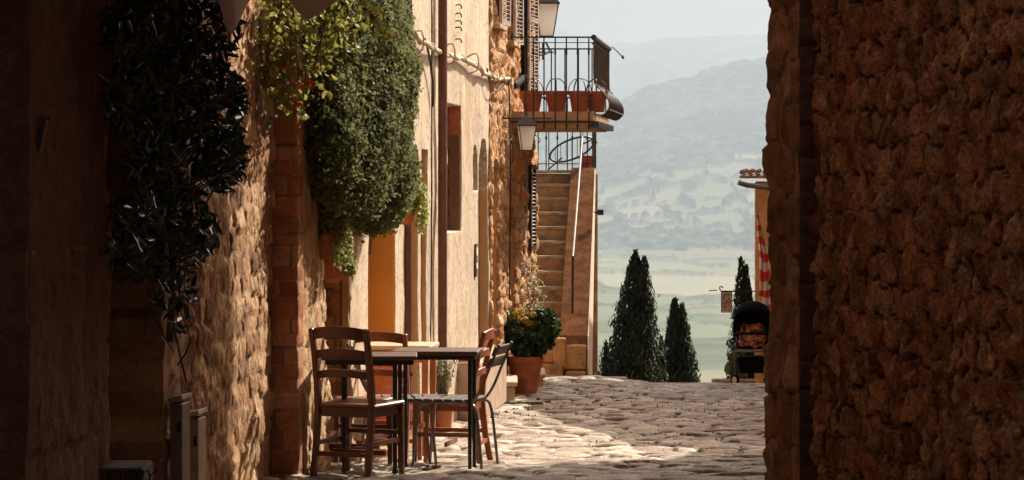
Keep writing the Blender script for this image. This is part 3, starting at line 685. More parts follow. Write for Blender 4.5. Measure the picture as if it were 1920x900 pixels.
# ------------------------------------------------------------------ lanterns
def lantern(c, s, label, arm):
    """c = centre of glass; s = glass height"""
    c = Vector(c); t = thing('wall_lantern', c, label, 'lantern'); w_ = s * .40; wb = s * .24
    b = MB(); b.lathe([(wb * 1.25, -s / 2), (w_ * 1.25, s / 2)], (0, 0, 0), sq=4, rot=R(45 + 8)); b.build('glass', M['glass'], t)
    f = MB()
    for k in range(4):
        a = R(45 + 8) + k * math.pi / 2; p = Vector((math.cos(a) * wb * 1.27, math.sin(a) * wb * 1.27, -s / 2)); q = Vector((math.cos(a) * w_ * 1.27, math.sin(a) * w_ * 1.27, s / 2)); f.bar(p, q, s * .035)
    f.lathe([(wb * 1.32, -s / 2 - s * .04), (wb * 1.32, -s / 2)], (0, 0, 0), sq=4, rot=R(53)); f.lathe([(w_ * 1.42, s / 2 - s * .0), (w_ * 1.42, s / 2 + s * .05)], (0, 0, 0), sq=4, rot=R(53))
    f.build('frame', M['iron'], t)
    r = MB(); r.lathe([(w_ * 1.40, s / 2 + s * .05), (w_ * .45, s * .92), (w_ * .22, s * .94), (w_ * .16, s * 1.08), (.001, s * 1.12)], (0, 0, 0), sq=4, rot=R(53)); r.build('cap', M['ironlt'], t)
    a = MB()
    for pts, rr in arm: a.tube([Vector(p) for p in pts], rr, 6, 3 if len(pts) > 2 else 0)
    a.build('arm', M['iron'], t, True)
d = 26.5; c = P(987, 259, d); top = c.z + .33
lantern(c, .235, 'small cream glass lantern hanging from an iron arm below the balcony', [
    ([(XW(d) - .03, d, P(0, 222, d).z), P(1034, 222, d)], .010), ([c + Vector((0, 0, .25)), c + Vector((0, 0, .34))], .008),
    ([(XW(d), d, top - .33), P(958, 262, d), P(962, 300, d), P(955, 308, d)], .006),
    ([(XW(d), d, top - .2), c + Vector((.11, 0, .02)), c + Vector((.12, 0, -.05))], .005)])
d = 30.6; c = P(1023, 38, d)
lantern(c, .36, 'large white glass street lantern above the balcony at the house corner', [
    ([(XW(30.2) - .02, 30.3, c.z - .42), P(1030, 98, d), c + Vector((0, 0, -.25))], .012), ([P(1010, 78, d), P(1010, 115, d)], .012), ([P(1003, 98, d), P(1038, 98, d)], .009), ([P(1018, 80, d), P(1018, 112, d)], .012)])

# cable along the facade
def cable():
    t = thing('facade_cable', (XW(23), 23, 2.7), 'thick twisted pale cable slung along the plaster wall behind the downpipe', 'cable')
    rs = random.Random(8)
    pts = []
    for i in range(26):
        k = i / 25; d = 19.8 + 7.1 * k; pts.append((XW(d) + .05 + rs.uniform(-.012, .012), d, 2.83 - .10 * k - .06 * math.sin(k * math.pi) + rs.uniform(-.012, .012) - .03 * math.sin(k * math.pi * 3)))
    b = MB(); b.tube(pts, .020, 8, 2); b.build('main_cable', M['cable'], t, True, smooth=True)
    b = MB(); b.tube([(x + .02 * math.sin(i * 1.7), y, z + .03 * math.cos(i * 1.7)) for i, (x, y, z) in enumerate(pts)], .009, 6, 3); b.build('twisted_wire', M['cable'], t, True, smooth=True)
    b = MB(); b.tube([(XW(20.6) + .05, 20.6, 2.8), (XW(20.9) + .04, 20.9, 2.7), (XW(21.2) + .03, 21.2, 2.5), (XW(21.3) + .02, 21.3, 2.3)], .010, 6, 3)
    b.tube([(XW(24.8) + .06, 24.8, 2.75), (XW(25) + .06, 25.0, 2.62), (XW(25.5) + .06, 25.5, 2.56), (XW(26.2) + .06, 26.2, 2.66)], .008, 6, 3)
    b.tube([(XW(26.8) + .05, 26.8, 2.72), (XW(26.9) + .05, 26.9, 2.5), (XW(26.9) + .06, 26.9, 1.8), (XW(27) + .04, 27.0, .5)], .007, 6, 3)
    b.build('loose_wire', M['iron'], t, True)
    b = MB(); b.box((XW(26.9) + .05, 26.9, 2.74), (.05, .10, .07)); b.build('junction_box', M['tan'], t, True, bevel=.01)
    for d in (20.2, 22.1, 23.8, 25.6):
        b = MB(); b.tube([(XW(d) - .02, d, 2.80), (XW(d) + .08, d, 2.84), (XW(d) + .09, d - .02, 2.70), (XW(d) + .0, d - .04, 2.66)], .007, 6, 3); b.build('cable_hook', M['cable'], t, True)
cable()
b = MB(); b.tube([P(1148, 88, 29.6), P(1158, 97, 29.7), P(1168, 108, 29.8)], .006, 6); b.lathe([(.002, -.02), (.018, 0), (.002, .03)], P(1168, 108, 29.8), 10)
tag(b.build('wire_tip', M['iron'], None), 'short loose wire with a knobbed tip poking out beyond the balcony corner', 'wire')

# ------------------------------------------------------------------ RIGHT: near rough walls
def right_walls():
    far = (.83, 8.5); dirv = Vector((.34, -2.5)).normalized()
    def on(d): return (.832 + .136 * (8.5 - d), d)
    # quoined pier at the corner
    path = [(1.5, 8.62), (.822, 8.52), on(8.15)]; L0 = math.hypot(.70, .1)
    def fn(u, z):
        h, A = vstones(u + 3, z, .13, .15, .12, .022, 91, warp=.02, tilt=.7, rag=.3)
        return h + .03 * fbm(u * 4, z * 3, 92, 4) + .02 * fbm(u * 14, z * 8, 94, 4) + .018 * fbm(u * 34, z * 24, 93, 3), A
    us = np.concatenate([np.arange(0, L0 - .2, .04), np.arange(L0 - .2, L0 + .375, .009)])
    o = relief('stone_pier', path, us, np.concatenate([np.arange(-.2, .4, .05), np.arange(.4, 2.5, .010), np.linspace(2.6, 3.4, 8)]), fn, M['rubble2'], None, .12, eps=.02)
    tag(o, 'brown squared stone pier at the left edge of the big right wall', 'pier')
    # brick strip in the groove
    p2 = [(on(8.14)[0] - .004, 8.13), (1.15, 8.13)]
    def fb(u, z):
        h, A = stones(u, z, .075, .5, .008, .012, 95, warp=.01); return h + .006 * fbm(u * 12, z * 12, 96, 3), A
    o = relief('brick_strip', p2, np.arange(0, .25, .008), np.concatenate([np.arange(-.2, .5, .05), np.arange(.5, 2.5, .008), np.linspace(2.6, 3.4, 5)]), fb, M['brick_dk'], None, .05)
    tag(o, 'narrow dark vertical groove lined with thin bricks in the right wall', 'brickwork')
    path = [on(8.035), on(3.0)]
    def fr(u, z):
        h, A = vstones(u, z, .070, .095, .14, .021, 97, warp=.025, tilt=1.0, rag=.7)
        h = h + .03 * fbm(u * 3, z * 2.0, 98, 3) + .03 * fbm(u * 22, z * 9, 99, 3) + .03 * fbm(u * 60, z * 34, 100, 4)
        return h - .03, A
    us = np.concatenate([np.arange(0, 2.2, .009), np.arange(2.21, 5, .06)])
    o = relief('rubble_wall', path, us, np.concatenate([np.arange(-.2, .5, .05), np.arange(.5, 2.5, .010), np.linspace(2.6, 3.4, 6)]), fr, M['rubble'], None, .3)
    tag(o, 'big rough rubble wall of jagged brown stones filling the right side', 'wall')
M['rubble2'] = stonemat('pier_stone', [(.56, .25, .10), (.68, .35, .16), (.46, .19, .08), (.62, .29, .13)], (.30, .15, .08), var=.45, grit=80, bmp=.014)
M['brick_dk'] = stonemat('dark_brick', [(.12, .06, .045), (.17, .085, .06), (.09, .045, .035)], (.05, .03, .022), grit=60, bmp=.004)
right_walls()

# unseen shell added round the camera to cut sky light, and the tall house on the right, beyond the frame
def shade_shell():
    t = thing('camera_shade_shell', (0, 2, 0), 'unseen stone shell added over the camera to darken the near walls', 'light blocker')
    b = MB(); b.box((-.4, -.6, 3.5), (7.0, 9.2, .5)); b.build('shell_roof', M['darkflat'], t, True)
    b = MB(); b.box((-3.1, 1.0, 1.5), (.6, 12, 4.2)); b.build('shell_side', M['darkflat'], t, True)
    b = MB(); b.box((2.1, -1.0, 1.5), (.8, 8, 4.2)); b.build('shell_side', M['darkflat'], t, True)
    b = MB(); b.box((-.4, -5.2, 1.5), (6, .4, 4.2)); b.build('shell_end', M['darkflat'], t, True)
    b = MB(); b.box((-.4, 3.7, 6.2), (7.0, .5, 5.0)); b.build('shell_front', M['darkflat'], t, True)
M['darkflat'] = mat('shade_shell_stone', (.16, .10, .06), .95, .3, 4, .01, 30)
shade_shell()
M['tallwall'] = mat('house_stone', (.42, .27, .15), .95, .3, 3, .01, 30)
def add_shade_wall():  # unseen wall added to cut off the sun patch on the right
    b = MB(); b.prism([(2.55, 19.6, -1), (2.85, 19.6, -1), (3.5, 22.6, -1), (3.2, 22.6, -1)], (0, 0, 3.0)); tag(b.build('shade_wall', M['tallwall'], None), 'unseen low wall added between the two right houses to end the sun patch', 'wall')
add_shade_wall()
def right_houses():
    t = thing('tall_house', (4.5, 14, 0), 'tall stone house on the right side of the lane behind the rubble wall', 'house')
    b = MB(); b.prism([(1.62, 8.75, -.4), (6.5, 8.75, -.4), (6.5, 19.2, -.4), (2.5, 19.7, -.4)], (0, 0, 9.0)); b.build('wall', M['tallwall'], t, True)
    b = MB(); b.prism([(1.45, 8.9, 8.61), (6.7, 8.9, 8.61), (6.7, 19.3, 8.61), (2.25, 19.8, 8.61)], (0, 0, .15)); b.build('roof', M['roof'], t, True)
    t = thing('low_house', (4.8, 28, -.5), 'lower stone house on the right side of the lane with a stepped roof line', 'house')
    prof = [(22.5, -1.0), (22.5, 2.9), (28.5, 4.3), (34.2, 5.1), (34.2, -1.0)]
    b = MB(); b.prism([(3.2 + .06 * (d - 22.5), d, z) for d, z in prof], (3.5, 0, 0)); b.build('wall', M['tallwall'], t, True)
M['roof'] = mat('roof_tile', (.40, .17, .09), .9, .3, 6, .02, 12)
right_houses()
def add_shade_house():  # unseen house added to shade the far end of the street
    t = thing('shade_house', (6, 39, -1), 'unseen taller stone house added behind the low ochre house to shade the street end', 'house')
    b = MB(); b.prism([(4.35, 36, -1.5), (8, 36, -1.5), (8.4, 42, -1.5), (4.9, 42, -1.5)], (0, 0, 6.2)); b.build('wall', M['tallwall'], t, True)
    b = MB(); b.prism([(4.3, 35.95, 4.701), (8.1, 35.95, 4.701), (8.5, 42.1, 4.701), (4.85, 42.1, 4.701)], (0, 0, .12)); b.build('roof', M['roof'], t, True)
add_shade_house()

# ------------------------------------------------------------------ far right little house, banner, sign
def far_house():
    d = 35.5; x0 = (1415 - 960) / F * d
    t = thing('ochre_house', (x0 + 1.5, d + 2, -.95), 'low ochre house at the far right end of the street with tiled eave', 'house')
    def fn(u, z):
        h, A = stones(u, z, .2, .32, .012, .015, 120, warp=.03); return h + .02 * fbm(u * 3, z * 3, 121, 3), A
    relief('wall', [(x0, d + 4), (x0, d), (x0 + 3, d)][::-1][::-1], np.arange(0, 7, .04), np.arange(-1.2, 1.72, .04), fn, M['ochrestone'], t, .1) if False else None
    b = MB(); b.prism([(x0, d, -1.2), (x0 + 3, d, -1.2), (x0 + 3.4, d + 4, -1.2), (x0 + .42, d + 4, -1.2)], (0, 0, 2.9)); b.build('wall', M['ochrewall'], t, True, bevel=.02)
    for k in range(16):
        b = MB(); xx = x0 - .19 + k * .10; b.tube([(xx, d - .22, 1.82), (xx + .45, d + 4.2, 1.86)], .032, 10); b.build('roof_tile', M['roof'], t, True)
    b = MB(); b.prism([(x0 - .22, d - .2, 1.74), (x0 + 3, d - .2, 1.74), (x0 + 3.4, d + 4.2, 1.78), (x0 + .22, d + 4.2, 1.78)], (0, 0, .03)); b.build('roof_board', M['wood2'], t, True)
    b = MB(); b.tube([P(1384, 342, d - .3), P(1400, 347, d - .28), P(1470, 356, d - .25)], .035, 10); b.build('gutter', M['greymetal'], t, True, smooth=True)
M['ochrewall'] = mat('ochre_stone', (.62, .34, .14), .9, .25, 4, .01, 20, stain=((.42, .22, .10), 5))
far_house()
def banner():
    d = 35.15; m, n, p = newmat('red_white_stripes')
    tc = n.nodes.new('ShaderNodeTexCoord'); sx = n.nodes.new('ShaderNodeSeparateXYZ'); n.links.new(tc.outputs['UV'], sx.inputs[0])
    wv = n.nodes.new('ShaderNodeTexWave'); wv.bands_direction = 'Y'; wv.inputs['Scale'].default_value = 2.9; wv.inputs['Distortion'].default_value = 2.2; wv.inputs['Detail'].default_value = 0; wv.inputs['Detail Scale'].default_value = 1.6
    n.links.new(tc.outputs['UV'], wv.inputs['Vector'])
    n.links.new(mixc(n, rng_(n, wv.outputs['Fac'], .45, .52), (.70, .06, .025), (.72, .60, .50)), p.inputs['Base Color']); p.inputs['Roughness'].default_value = .8
    prof = [(1419, 1422, 402), (1420, 1430, 440), (1424, 1442, 480), (1424, 1448, 540), (1420, 1452, 580), (1408, 1452, 600), (1428, 1456, 625)]
    nu, nv = 14, 60; V = []; uv = []
    for j in range(nv + 1):
        k = j / nv * (len(prof) - 1); i = min(int(k), len(prof) - 2); f = k - i; a = [prof[i][q] * (1 - f) + prof[i + 1][q] * f for q in range(3)]
        for q in range(nu + 1):
            x = a[0] + (a[1] - a[0]) * q / nu; fold = .03 * math.sin(q * 1.1 + j * .12) ; V.append(P(x, a[2], d + fold)); uv.append((q / nu * .3, j / nv * 1.0))
    b = MB(); n1 = len(V); V2 = [v + Vector((0, .004, 0)) for v in V]; fs = []
    for j in range(nv):
        for q in range(nu):
            a_ = j * (nu + 1) + q; fs.append((a_, a_ + 1, a_ + nu + 2, a_ + nu + 1)); fs.append((n1 + a_, n1 + a_ + nu + 1, n1 + a_ + nu + 2, n1 + a_ + 1))
    me = bpy.data.meshes.new('banner'); me.from_pydata([tuple(v) for v in V + V2], [], fs); me.update()
    l = me.uv_layers.new(name='UVMap'); uv = uv + uv
    for lp in me.loops: l.data[lp.index].uv = uv[lp.vertex_index]
    o = link_mesh('banner', me, m, smooth=True); tag(o, 'red and white striped cloth banner hanging on the ochre house above the pushchair', 'banner')
banner()
def hanging_sign():
    d = 37.6; t = thing('hanging_sign', P(1362, 566, d), 'small square hanging sign with dark frame on a curled iron bracket by the far cypress', 'sign')
    a, b_ = P(1353, 548, d), P(1372, 585, d); cx, cz = (a.x + b_.x) / 2, (a.z + b_.z) / 2; w_, h_ = b_.x - a.x, a.z - b_.z
    m, n, p = newmat('sign_face'); n.links.new(mixc(n, rng_(n, noise(n, 22, 3), .45, .6), (.42, .30, .24), (.16, .09, .07)), p.inputs['Base Color'])
    b = MB(); b.box((cx, d, cz), (w_ - .02, .02, h_ - .02)); b.build('panel', m, t, True)
    b = MB()
    for s_ in (-1, 1): b.box((cx + s_ * w_ / 2, d, cz), (.014, .03, h_ + .014)); b.box((cx, d, cz + s_ * h_ / 2), (w_ + .014, .032, .014))
    b.build('frame', M['wood'], t, True)
    b = MB(); b.tube([P(1415, 546, d), P(1352, 546, d)], .009, 6); b.tube([P(1352, 546, d), P(1349, 540, d), P(1352, 537, d), P(1356, 540, d)], .008, 6, 3); b.tube([P(1345, 544, d), P(1329, 545, d)], .007, 6)
    for px in (1357, 1368): b.tube([P(px, 546, d), P(px, 549, d)], .005, 6)
    b.build('bracket', M['iron'], t, True)
hanging_sign()

# ------------------------------------------------------------------ pushchair
def stroller():
    d = 33.4; base = Vector(((1411 - 960) / F * d, d, g((1411 - 960) / F * d, d) + .045)); t = thing('pushchair', base, 'black hooded pushchair with an orange patterned blanket parked by the right wall', 'pushchair', rz=R(-8))
    m, n, p = newmat('patterned_blanket'); tc = n.nodes.new('ShaderNodeTexCoord'); v = n.nodes.new('ShaderNodeTexVoronoi'); v.inputs['Scale'].default_value = 24; n.links.new(tc.outputs['Object'], v.inputs['Vector'])
    cr = n.nodes.new('ShaderNodeValToRGB'); cr.color_ramp.interpolation = 'CONSTANT'; e = cr.color_ramp.elements
    for i, c in enumerate([(.45, .11, .04), (.30, .045, .03), (.50, .24, .10), (.05, .03, .03), (.38, .07, .035)]):
        q = e[i] if i < 2 else e.new(i * .2); q.position = i * .2; q.color = (*c, 1)
    s = n.nodes.new('ShaderNodeSeparateColor'); n.links.new(v.outputs['Color'], s.inputs[0]); n.links.new(s.outputs[0], cr.inputs[0]); n.links.new(cr.outputs[0], p.inputs['Base Color']); p.inputs['Roughness'].default_value = .9
    blk = mat('black_fabric', (.008, .008, .009), .95, .2, 20, .002, 60, spec=.05)
    # faces the camera (-y)
    b = MB(); n1, n2 = 14, 10; V = []
    for i in range(n1 + 1):          # hood: quarter ellipsoid arc from back to front
        th = R(-30 + 165 * i / n1)
        for j in range(n2 + 1):
            ph = math.pi * j / n2; x = -.23 * math.cos(ph); rr = math.sin(ph) ** .55
            V.append(Vector((x, .04 + .28 * math.cos(th) * (.35 + .65 * rr), .66 + .36 * math.sin(th) * rr)))
    fs = []
    for i in range(n1):
        for j in range(n2): a = i * (n2 + 1) + j; fs.append((a, a + 1, a + n2 + 2, a + n2 + 1))
    me = bpy.data.meshes.new('hood'); me.from_pydata([tuple(v) for v in V], [], fs); o = link_mesh('hood', me, blk, t, False, True); md = o.modifiers.new('s', 'SOLIDIFY'); md.thickness = .012
    b = MB(); b.strip([(0, -.18, .47), (0, .05, .44), (0, .16, .55), (0, .22, .85)], .36, .035, (1, 0, 0)); b.build('seat', blk, t, bevel=.01)
    b = MB(); nn = 10; rs = random.Random(3)
    pts = [(0, -.22, .49), (0, -.12, .56), (0, 0, .58), (0, .08, .64), (0, .14, .72)]; b.strip(pts, [.28, .32, .33, .32, .24], [.06, .09, .10, .08, .05], (1, 0, 0)); o = b.build('blanket', m, t, bevel=.02, smooth=True)
    sb = o.modifiers.new('s', 'SUBSURF'); sb.levels = sb.render_levels = 4; sb.subdivision_type = 'SIMPLE'; tx = bpy.data.textures.new('folds', 'CLOUDS'); tx.noise_scale = .07; dm = o.modifiers.new('d', 'DISPLACE'); dm.texture = tx; dm.strength = .10; dm.mid_level = .5
    b = MB(); b.tube([(-.19, .02, .58), (-.19, -.16, .62), (-.12, -.23, .635), (.12, -.23, .635), (.19, -.16, .62), (.19, .02, .58)], .014, 8, 3); b.build('bumper_bar', blk, t, smooth=True)
    b = MB(); b.bar((-.2, -.25, .42), (.2, -.25, .42), .05, .03); b.build('foot_rest', M['greymetal'], t, bevel=.006)
    b = MB()
    for s_ in (-1, 1):
        b.tube([(s_ * .20, -.27, .10), (s_ * .20, .0, .45), (s_ * .20, .28, .86), (s_ * .19, .34, .95)], .012, 8); b.tube([(s_ * .20, .22, .12), (s_ * .20, -.12, .52)], .012, 8); b.tube([(s_ * .20, -.27, .1), (s_ * .21, -.26, .42)], .011, 8)
    b.tube([(-.19, .34, .95), (.19, .34, .95)], .014, 8); b.tube([(-.2, .22, .12), (.2, .22, .12)], .01, 8); b.build('frame', M['ironlt'], t, smooth=True)
    b = MB(); b.box((0, -.0, .24), (.36, .42, .20), None, .85); b.build('basket', blk, t, bevel=.02)
    for s_ in (-1, 1):
        for y, r_ in ((-.27, .062), (.22, .07)):
            ax = (Matrix.Rotation(R(55 if y < 0 else 0), 3, 'Z')) @ Matrix.Rotation(R(90), 3, 'Y')
            b = MB(); b.lathe([(r_ * .6, -.012), (r_, -.012), (r_, .012), (r_ * .6, .012)], (s_ * .205, y, r_), 20, axis=ax); wl = b.build('wheel', blk, t, smooth=True)
            b = MB(); b.lathe([(r_ * .15, -.016), (r_ * .62, -.014), (r_ * .62, .014), (r_ * .15, .016)], (s_ * .205, y, r_), 20, axis=ax); b.build('rim', M['cream'], wl, smooth=True)
stroller()

# ------------------------------------------------------------------ cafe furniture
def wood_chair(loc, rz, label, seatm='woodseat', wm='wood'):
    t = thing('wooden_chair', loc, label, 'chair', rz, 'wooden ladder back cafe chairs'); hw = .175; W = M[wm]
    for s_ in (-1, 1):
        b = MB(); b.strip([(s_ * hw, -.255, 0), (s_ * hw, -.215, .2), (s_ * hw, -.19, .42), (s_ * hw, -.20, .56), (s_ * hw, -.235, .74), (s_ * hw, -.275, .885)], .032, [.036, .038, .045, .04, .034, .03], (1, 0, 0)); b.build('leg', W, t, bevel=.004)
        b = MB(); b.bar((s_ * hw, .175, .43), (s_ * (hw + .005), .185, 0), .038, .038, .028); b.build('leg', W, t, bevel=.004)
    for z, h_, y in ((.85, .065, -.262), (.73, .048, -.232), (.61, .045, -.208)):
        b = MB(); pts = [(x, y - .028 * (1 - (x / hw) ** 2), z + .018 * (1 - (x / hw) ** 2)) for x in [hw * (k / 5 - 1) for k in range(11)]]
        b.strip(pts, h_, .016, (0, 0, 1)); b.build('slat', W, t, bevel=.003)
    b = MB(); b.box((0, -.005, .437), (.395, .40, .022)); b.build('seat', M[seatm], t, bevel=.008)
    b = MB()
    for y in (-.185, .17): b.box((0, y, .40), (.32, .02, .055))
    for x in (-.17, .17): b.box((x, 0, .40), (.02, .34, .055))
    b.build('apron', W, t, bevel=.003)
    for a, c in (((-hw, .18, .22), (-hw, -.21, .22)), ((hw, .18, .22), (hw, -.21, .22)), ((-hw, -.02, .155), (hw, -.02, .155)), ((-hw, .18, .26), (hw, .18, .26)), ((-hw, -.225, .16), (hw, -.225, .16))):
        b = MB(); b.bar(a, c, .02, .026); b.build('stretcher', W, t)
    return t
def placed(x, d): return (x, d, g(x, d) + .002)
c1 = wood_chair(placed((675 - 960) / 322, 15.55), R(-24), 'shade-toned wooden ladder back chair nearest the camera, standing beside the stone wall')
def another(x, d, rz, label, src=c1):
    t = copy_tree(src); t.location = placed(x, d); t.rotation_euler.z = rz; t['label'] = label; return t
another((664 - 960) / 300, 16.62, R(-16), 'shade-toned wooden ladder back chair directly behind the nearest chair, close to the wall')
c3 = wood_chair(placed((728 - 960) / 279, 17.85), R(-10), 'reddish wooden ladder back chair with its back before the pale wooden table', 'wood2', 'woodsunlit')
another((840 - 960) / 287, 17.4, R(80), 'wooden ladder back chair seen from the side, facing left at the right hand table', c3)

def metal_table(cx, d, w_, dp, rz, label, ztop=.725, ins=.05):
    loc = placed(cx, d); t = thing('cafe_table', loc, label, 'table', rz, 'dark square cafe tables')
    b = MB(); b.box((0, 0, ztop - .012), (w_, dp, .024)); b.build('tabletop', M['darktop'], t, bevel=.004)
    b = MB(); 
    for s_ in (-1, 1): b.box((0, s_ * (dp / 2 - .03), ztop - .038), (w_ - .06, .02, .028)); b.box((s_ * (w_ / 2 - .03), 0, ztop - .038), (.02, dp - .08, .028))
    b.build('edge_frame', M['iron'], t)
    for sx in (-1, 1):
        for sy in (-1, 1):
            b = MB(); b.bar((sx * (w_ / 2 - ins), sy * (dp / 2 - .06), ztop - .03), (sx * (w_ / 2 - ins), sy * (dp / 2 - .05), .015), .026, .026, .022); l = b.build('leg', M['iron'], t, bevel=.003)
            b = MB(); b.lathe([(.02, 0), (.02, .02)], (sx * (w_ / 2 - ins), sy * (dp / 2 - .05), 0), 10); b.build('foot', M['iron'], l)
    return t
metal_table(-.845, 15.85, .56, .42, R(2), 'dark cafe table partly hidden behind the nearest wooden chair', .725, .13)
metal_table((820 - 960) / 304, 16.45, .53, .42, R(-4), 'dark square cafe table standing free in the middle of the group', .755)

def metal_chair(x, d, rz, label):
    t = thing('metal_chair', placed(x, d), label, 'chair', rz, 'grey tubular cafe chairs')
    for s_ in (-1, 1):
        b = MB(); b.tube([(s_ * .20, .22, 0), (s_ * .19, .185, .36), (s_ * .185, .15, .425), (s_ * .18, .08, .437), (s_ * .175, -.16, .437)], .0095, 8, 4); b.build('leg', M['greymetal'], t, smooth=True)
        b = MB(); b.tube([(s_ * .20, -.23, 0), (s_ * .185, -.19, .37), (s_ * .175, -.14, .43), (s_ * .17, -.05, .437)], .0095, 8, 4); b.build('leg', M['greymetal'], t, smooth=True)
        b = MB(); b.tube([(s_ * .16, .0, .43), (s_ * .16, -.13, .43), (s_ * .16, -.20, .50), (s_ * .16, -.27, .66), (s_ * .16, -.33, .80)], .009, 8, 4); b.build('back_tube', M['greymetal'], t, smooth=True)
    for k in range(6):
        b = MB(); b.box((0, -.14 + k * .065, .451), (.39, .05, .012)); b.build('seat_slat', M['greyslat'], t, bevel=.003)
    rot = Matrix.Rotation(R(22), 3, 'X')
    for z, y in ((.76, -.305), (.685, -.275)):
        b = MB(); b.box((0, y, z), (.40, .014, .062), rot); b.build('back_slat', M['greyslat'], t, bevel=.003)
    return t
m1 = metal_chair((852 - 960) / 300, 16.75, R(76), 'grey metal and slat chair at the right edge of the cafe group, facing left')
t = copy_tree(m1); t.location = placed((748 - 960) / 294, 17.0); t.rotation_euler.z = R(-82); t['label'] = 'grey metal chair between the two dark tables, facing right'

def wood_table():
    d = 18.95; cx = (742 - 960) / F * d; t = thing('wooden_table', placed(cx, d), 'orange brown wooden table with a sunlit pale top behind the chairs', 'table', R(-6))
    zt = .80
    b = MB(); b.box((0, 0, zt - .015), (.56, .50, .03)); b.build('tabletop', M['cream_wood'], t, bevel=.005)
    b = MB()
    for s_ in (-1, 1): b.box((0, s_ * .20, zt - .075), (.46, .02, .09)); b.box((s_ * .23, 0, zt - .075), (.02, .38, .09))
    b.build('apron', M['wood2'], t)
    for sx in (-1, 1):
        for sy in (-1, 1): b = MB(); b.bar((sx * .24, sy * .21, zt - .03), (sx * .235, sy * .205, 0), .045, .045, .035); b.build('leg', M['wood2'], t, bevel=.004)
M['cream_wood'] = mat('pale_top', (.55, .38, .26), .5, .15, 8, .001, 50)
wood_table()

# ------------------------------------------------------------------ pots and plants on the ground
def planter(px, d, z, w_, h_, dp, label, m, flowers=None):
    x = (px - 960) / F * d; t = thing('planter', (x, d, z), label, 'planter', -.1)
    b = MB(); b.lathe([(w_ * .62, 0), (w_ * .70, h_ * .85), (w_ * .75, h_ * .85), (w_ * .75, h_), (w_ * .66, h_), (w_ * .64, h_ - .03)], (0, 0, 0), sq=4, rot=R(45)); o = b.build('box', m, t, bevel=.004)
    return t, x
t, x = planter(716, 18.72, -.12, .17, .53, .17, 'square orange clay planter with tiny white flowers behind the tables', M['terra'])
C, N = blob_points((x, 18.72, .44), (.10, .1, .035), 260, 61, (.2, 1)); leaves('foliage', C, N, .03, .018, M['leafpot'], t, 61)
C, N = blob_points((x, 18.72, .46), (.09, .09, .03), 90, 62, (.5, 1)); leaves('flowers', C, N, .022, .02, M['petalp'], t, 62)
t, x = planter(873, 23.3, g(-.4, 23.3) + .25, .19, .30, .19, 'red clay planter standing against the plinth behind the right table', M['redterra'])
C, N = blob_points((x, 23.3, g(-.4, 23.3) + .58), (.08, .08, .05), 200, 63, (.2, 1)); leaves('foliage', C, N, .03, .016, M['leafolive'], t, 63)
b = MB(); b.box((x - .01, 23.35, g(-.4, 23.3) + .12), (.28, .4, .26)); tag(b.build('stone_block', M['step'], None, bevel=.015), 'worn stone block carrying the red clay planter', 'stone block')

def herb_pot():
    d = 21.5; x = (828 - 960) / F * d; z = g(x, d); t = thing('flower_pot', (x, d, z), 'orange clay pot with a wispy grey green herb by the plaster wall', 'flower pot')
    b = pot_mesh(.31, .105, .075, .04); b.build('pot', M['terra'], t, smooth=True)
    rs = np.random.RandomState(5); st = MB(); C = []; 
    for k in range(46):
        a = rs.uniform(0, 6.28); tilt = rs.uniform(0, .55); h_ = rs.uniform(.18, .38); tip = Vector((x + math.cos(a) * tilt * h_, d + math.sin(a) * tilt * h_, z + .31 + h_)); p0 = Vector((x + math.cos(a) * .04, d + math.sin(a) * .04, z + .29))
        st.tube([p0, (p0 + tip) / 2 + Vector((0, 0, .03)), tip], .002, 4)
        for q in range(22): f = rs.uniform(.25, 1.02); C.append(p0.lerp(tip, f) + Vector(rs.normal(0, .012, 3)))
    st.build('stem', M['bark'], t, True)
    C = np.array(C); N = rs.normal(0, 1, C.shape); leaves('foliage', C, N, .028, .009, M['leafolive'], t, 5, up=1)
herb_pot()

def stone_step(px0, px1, pyt, d, label):
    x1 = (px1 - 960) / F * d; z1 = P(0, pyt, d).z; x0 = XW(d) - .05; z0 = g(x1, d) - .1; t = thing('door_step', ((x0 + x1) / 2, d, z0), label, 'step')
    b = MB(); b.box(((x0 + x1) / 2 - .01, d, (z0 + z1 - .05) / 2), (x1 - x0 - .03, .9, z1 - .05 - z0)); b.build('base', M['step2'], t, True, bevel=.01)
    b = MB(); b.box(((x0 + x1) / 2, d, z1 - .024), (x1 - x0, .96, .045)); b.build('slab', M['steptop'], t, True, bevel=.008)
stone_step(942, 970, 709, 26.0, 'pale stone doorstep left of the big flower pot')
stone_step(1000, 1022, 695, 28.8, 'pale stone doorstep behind and right of the big flower pot')

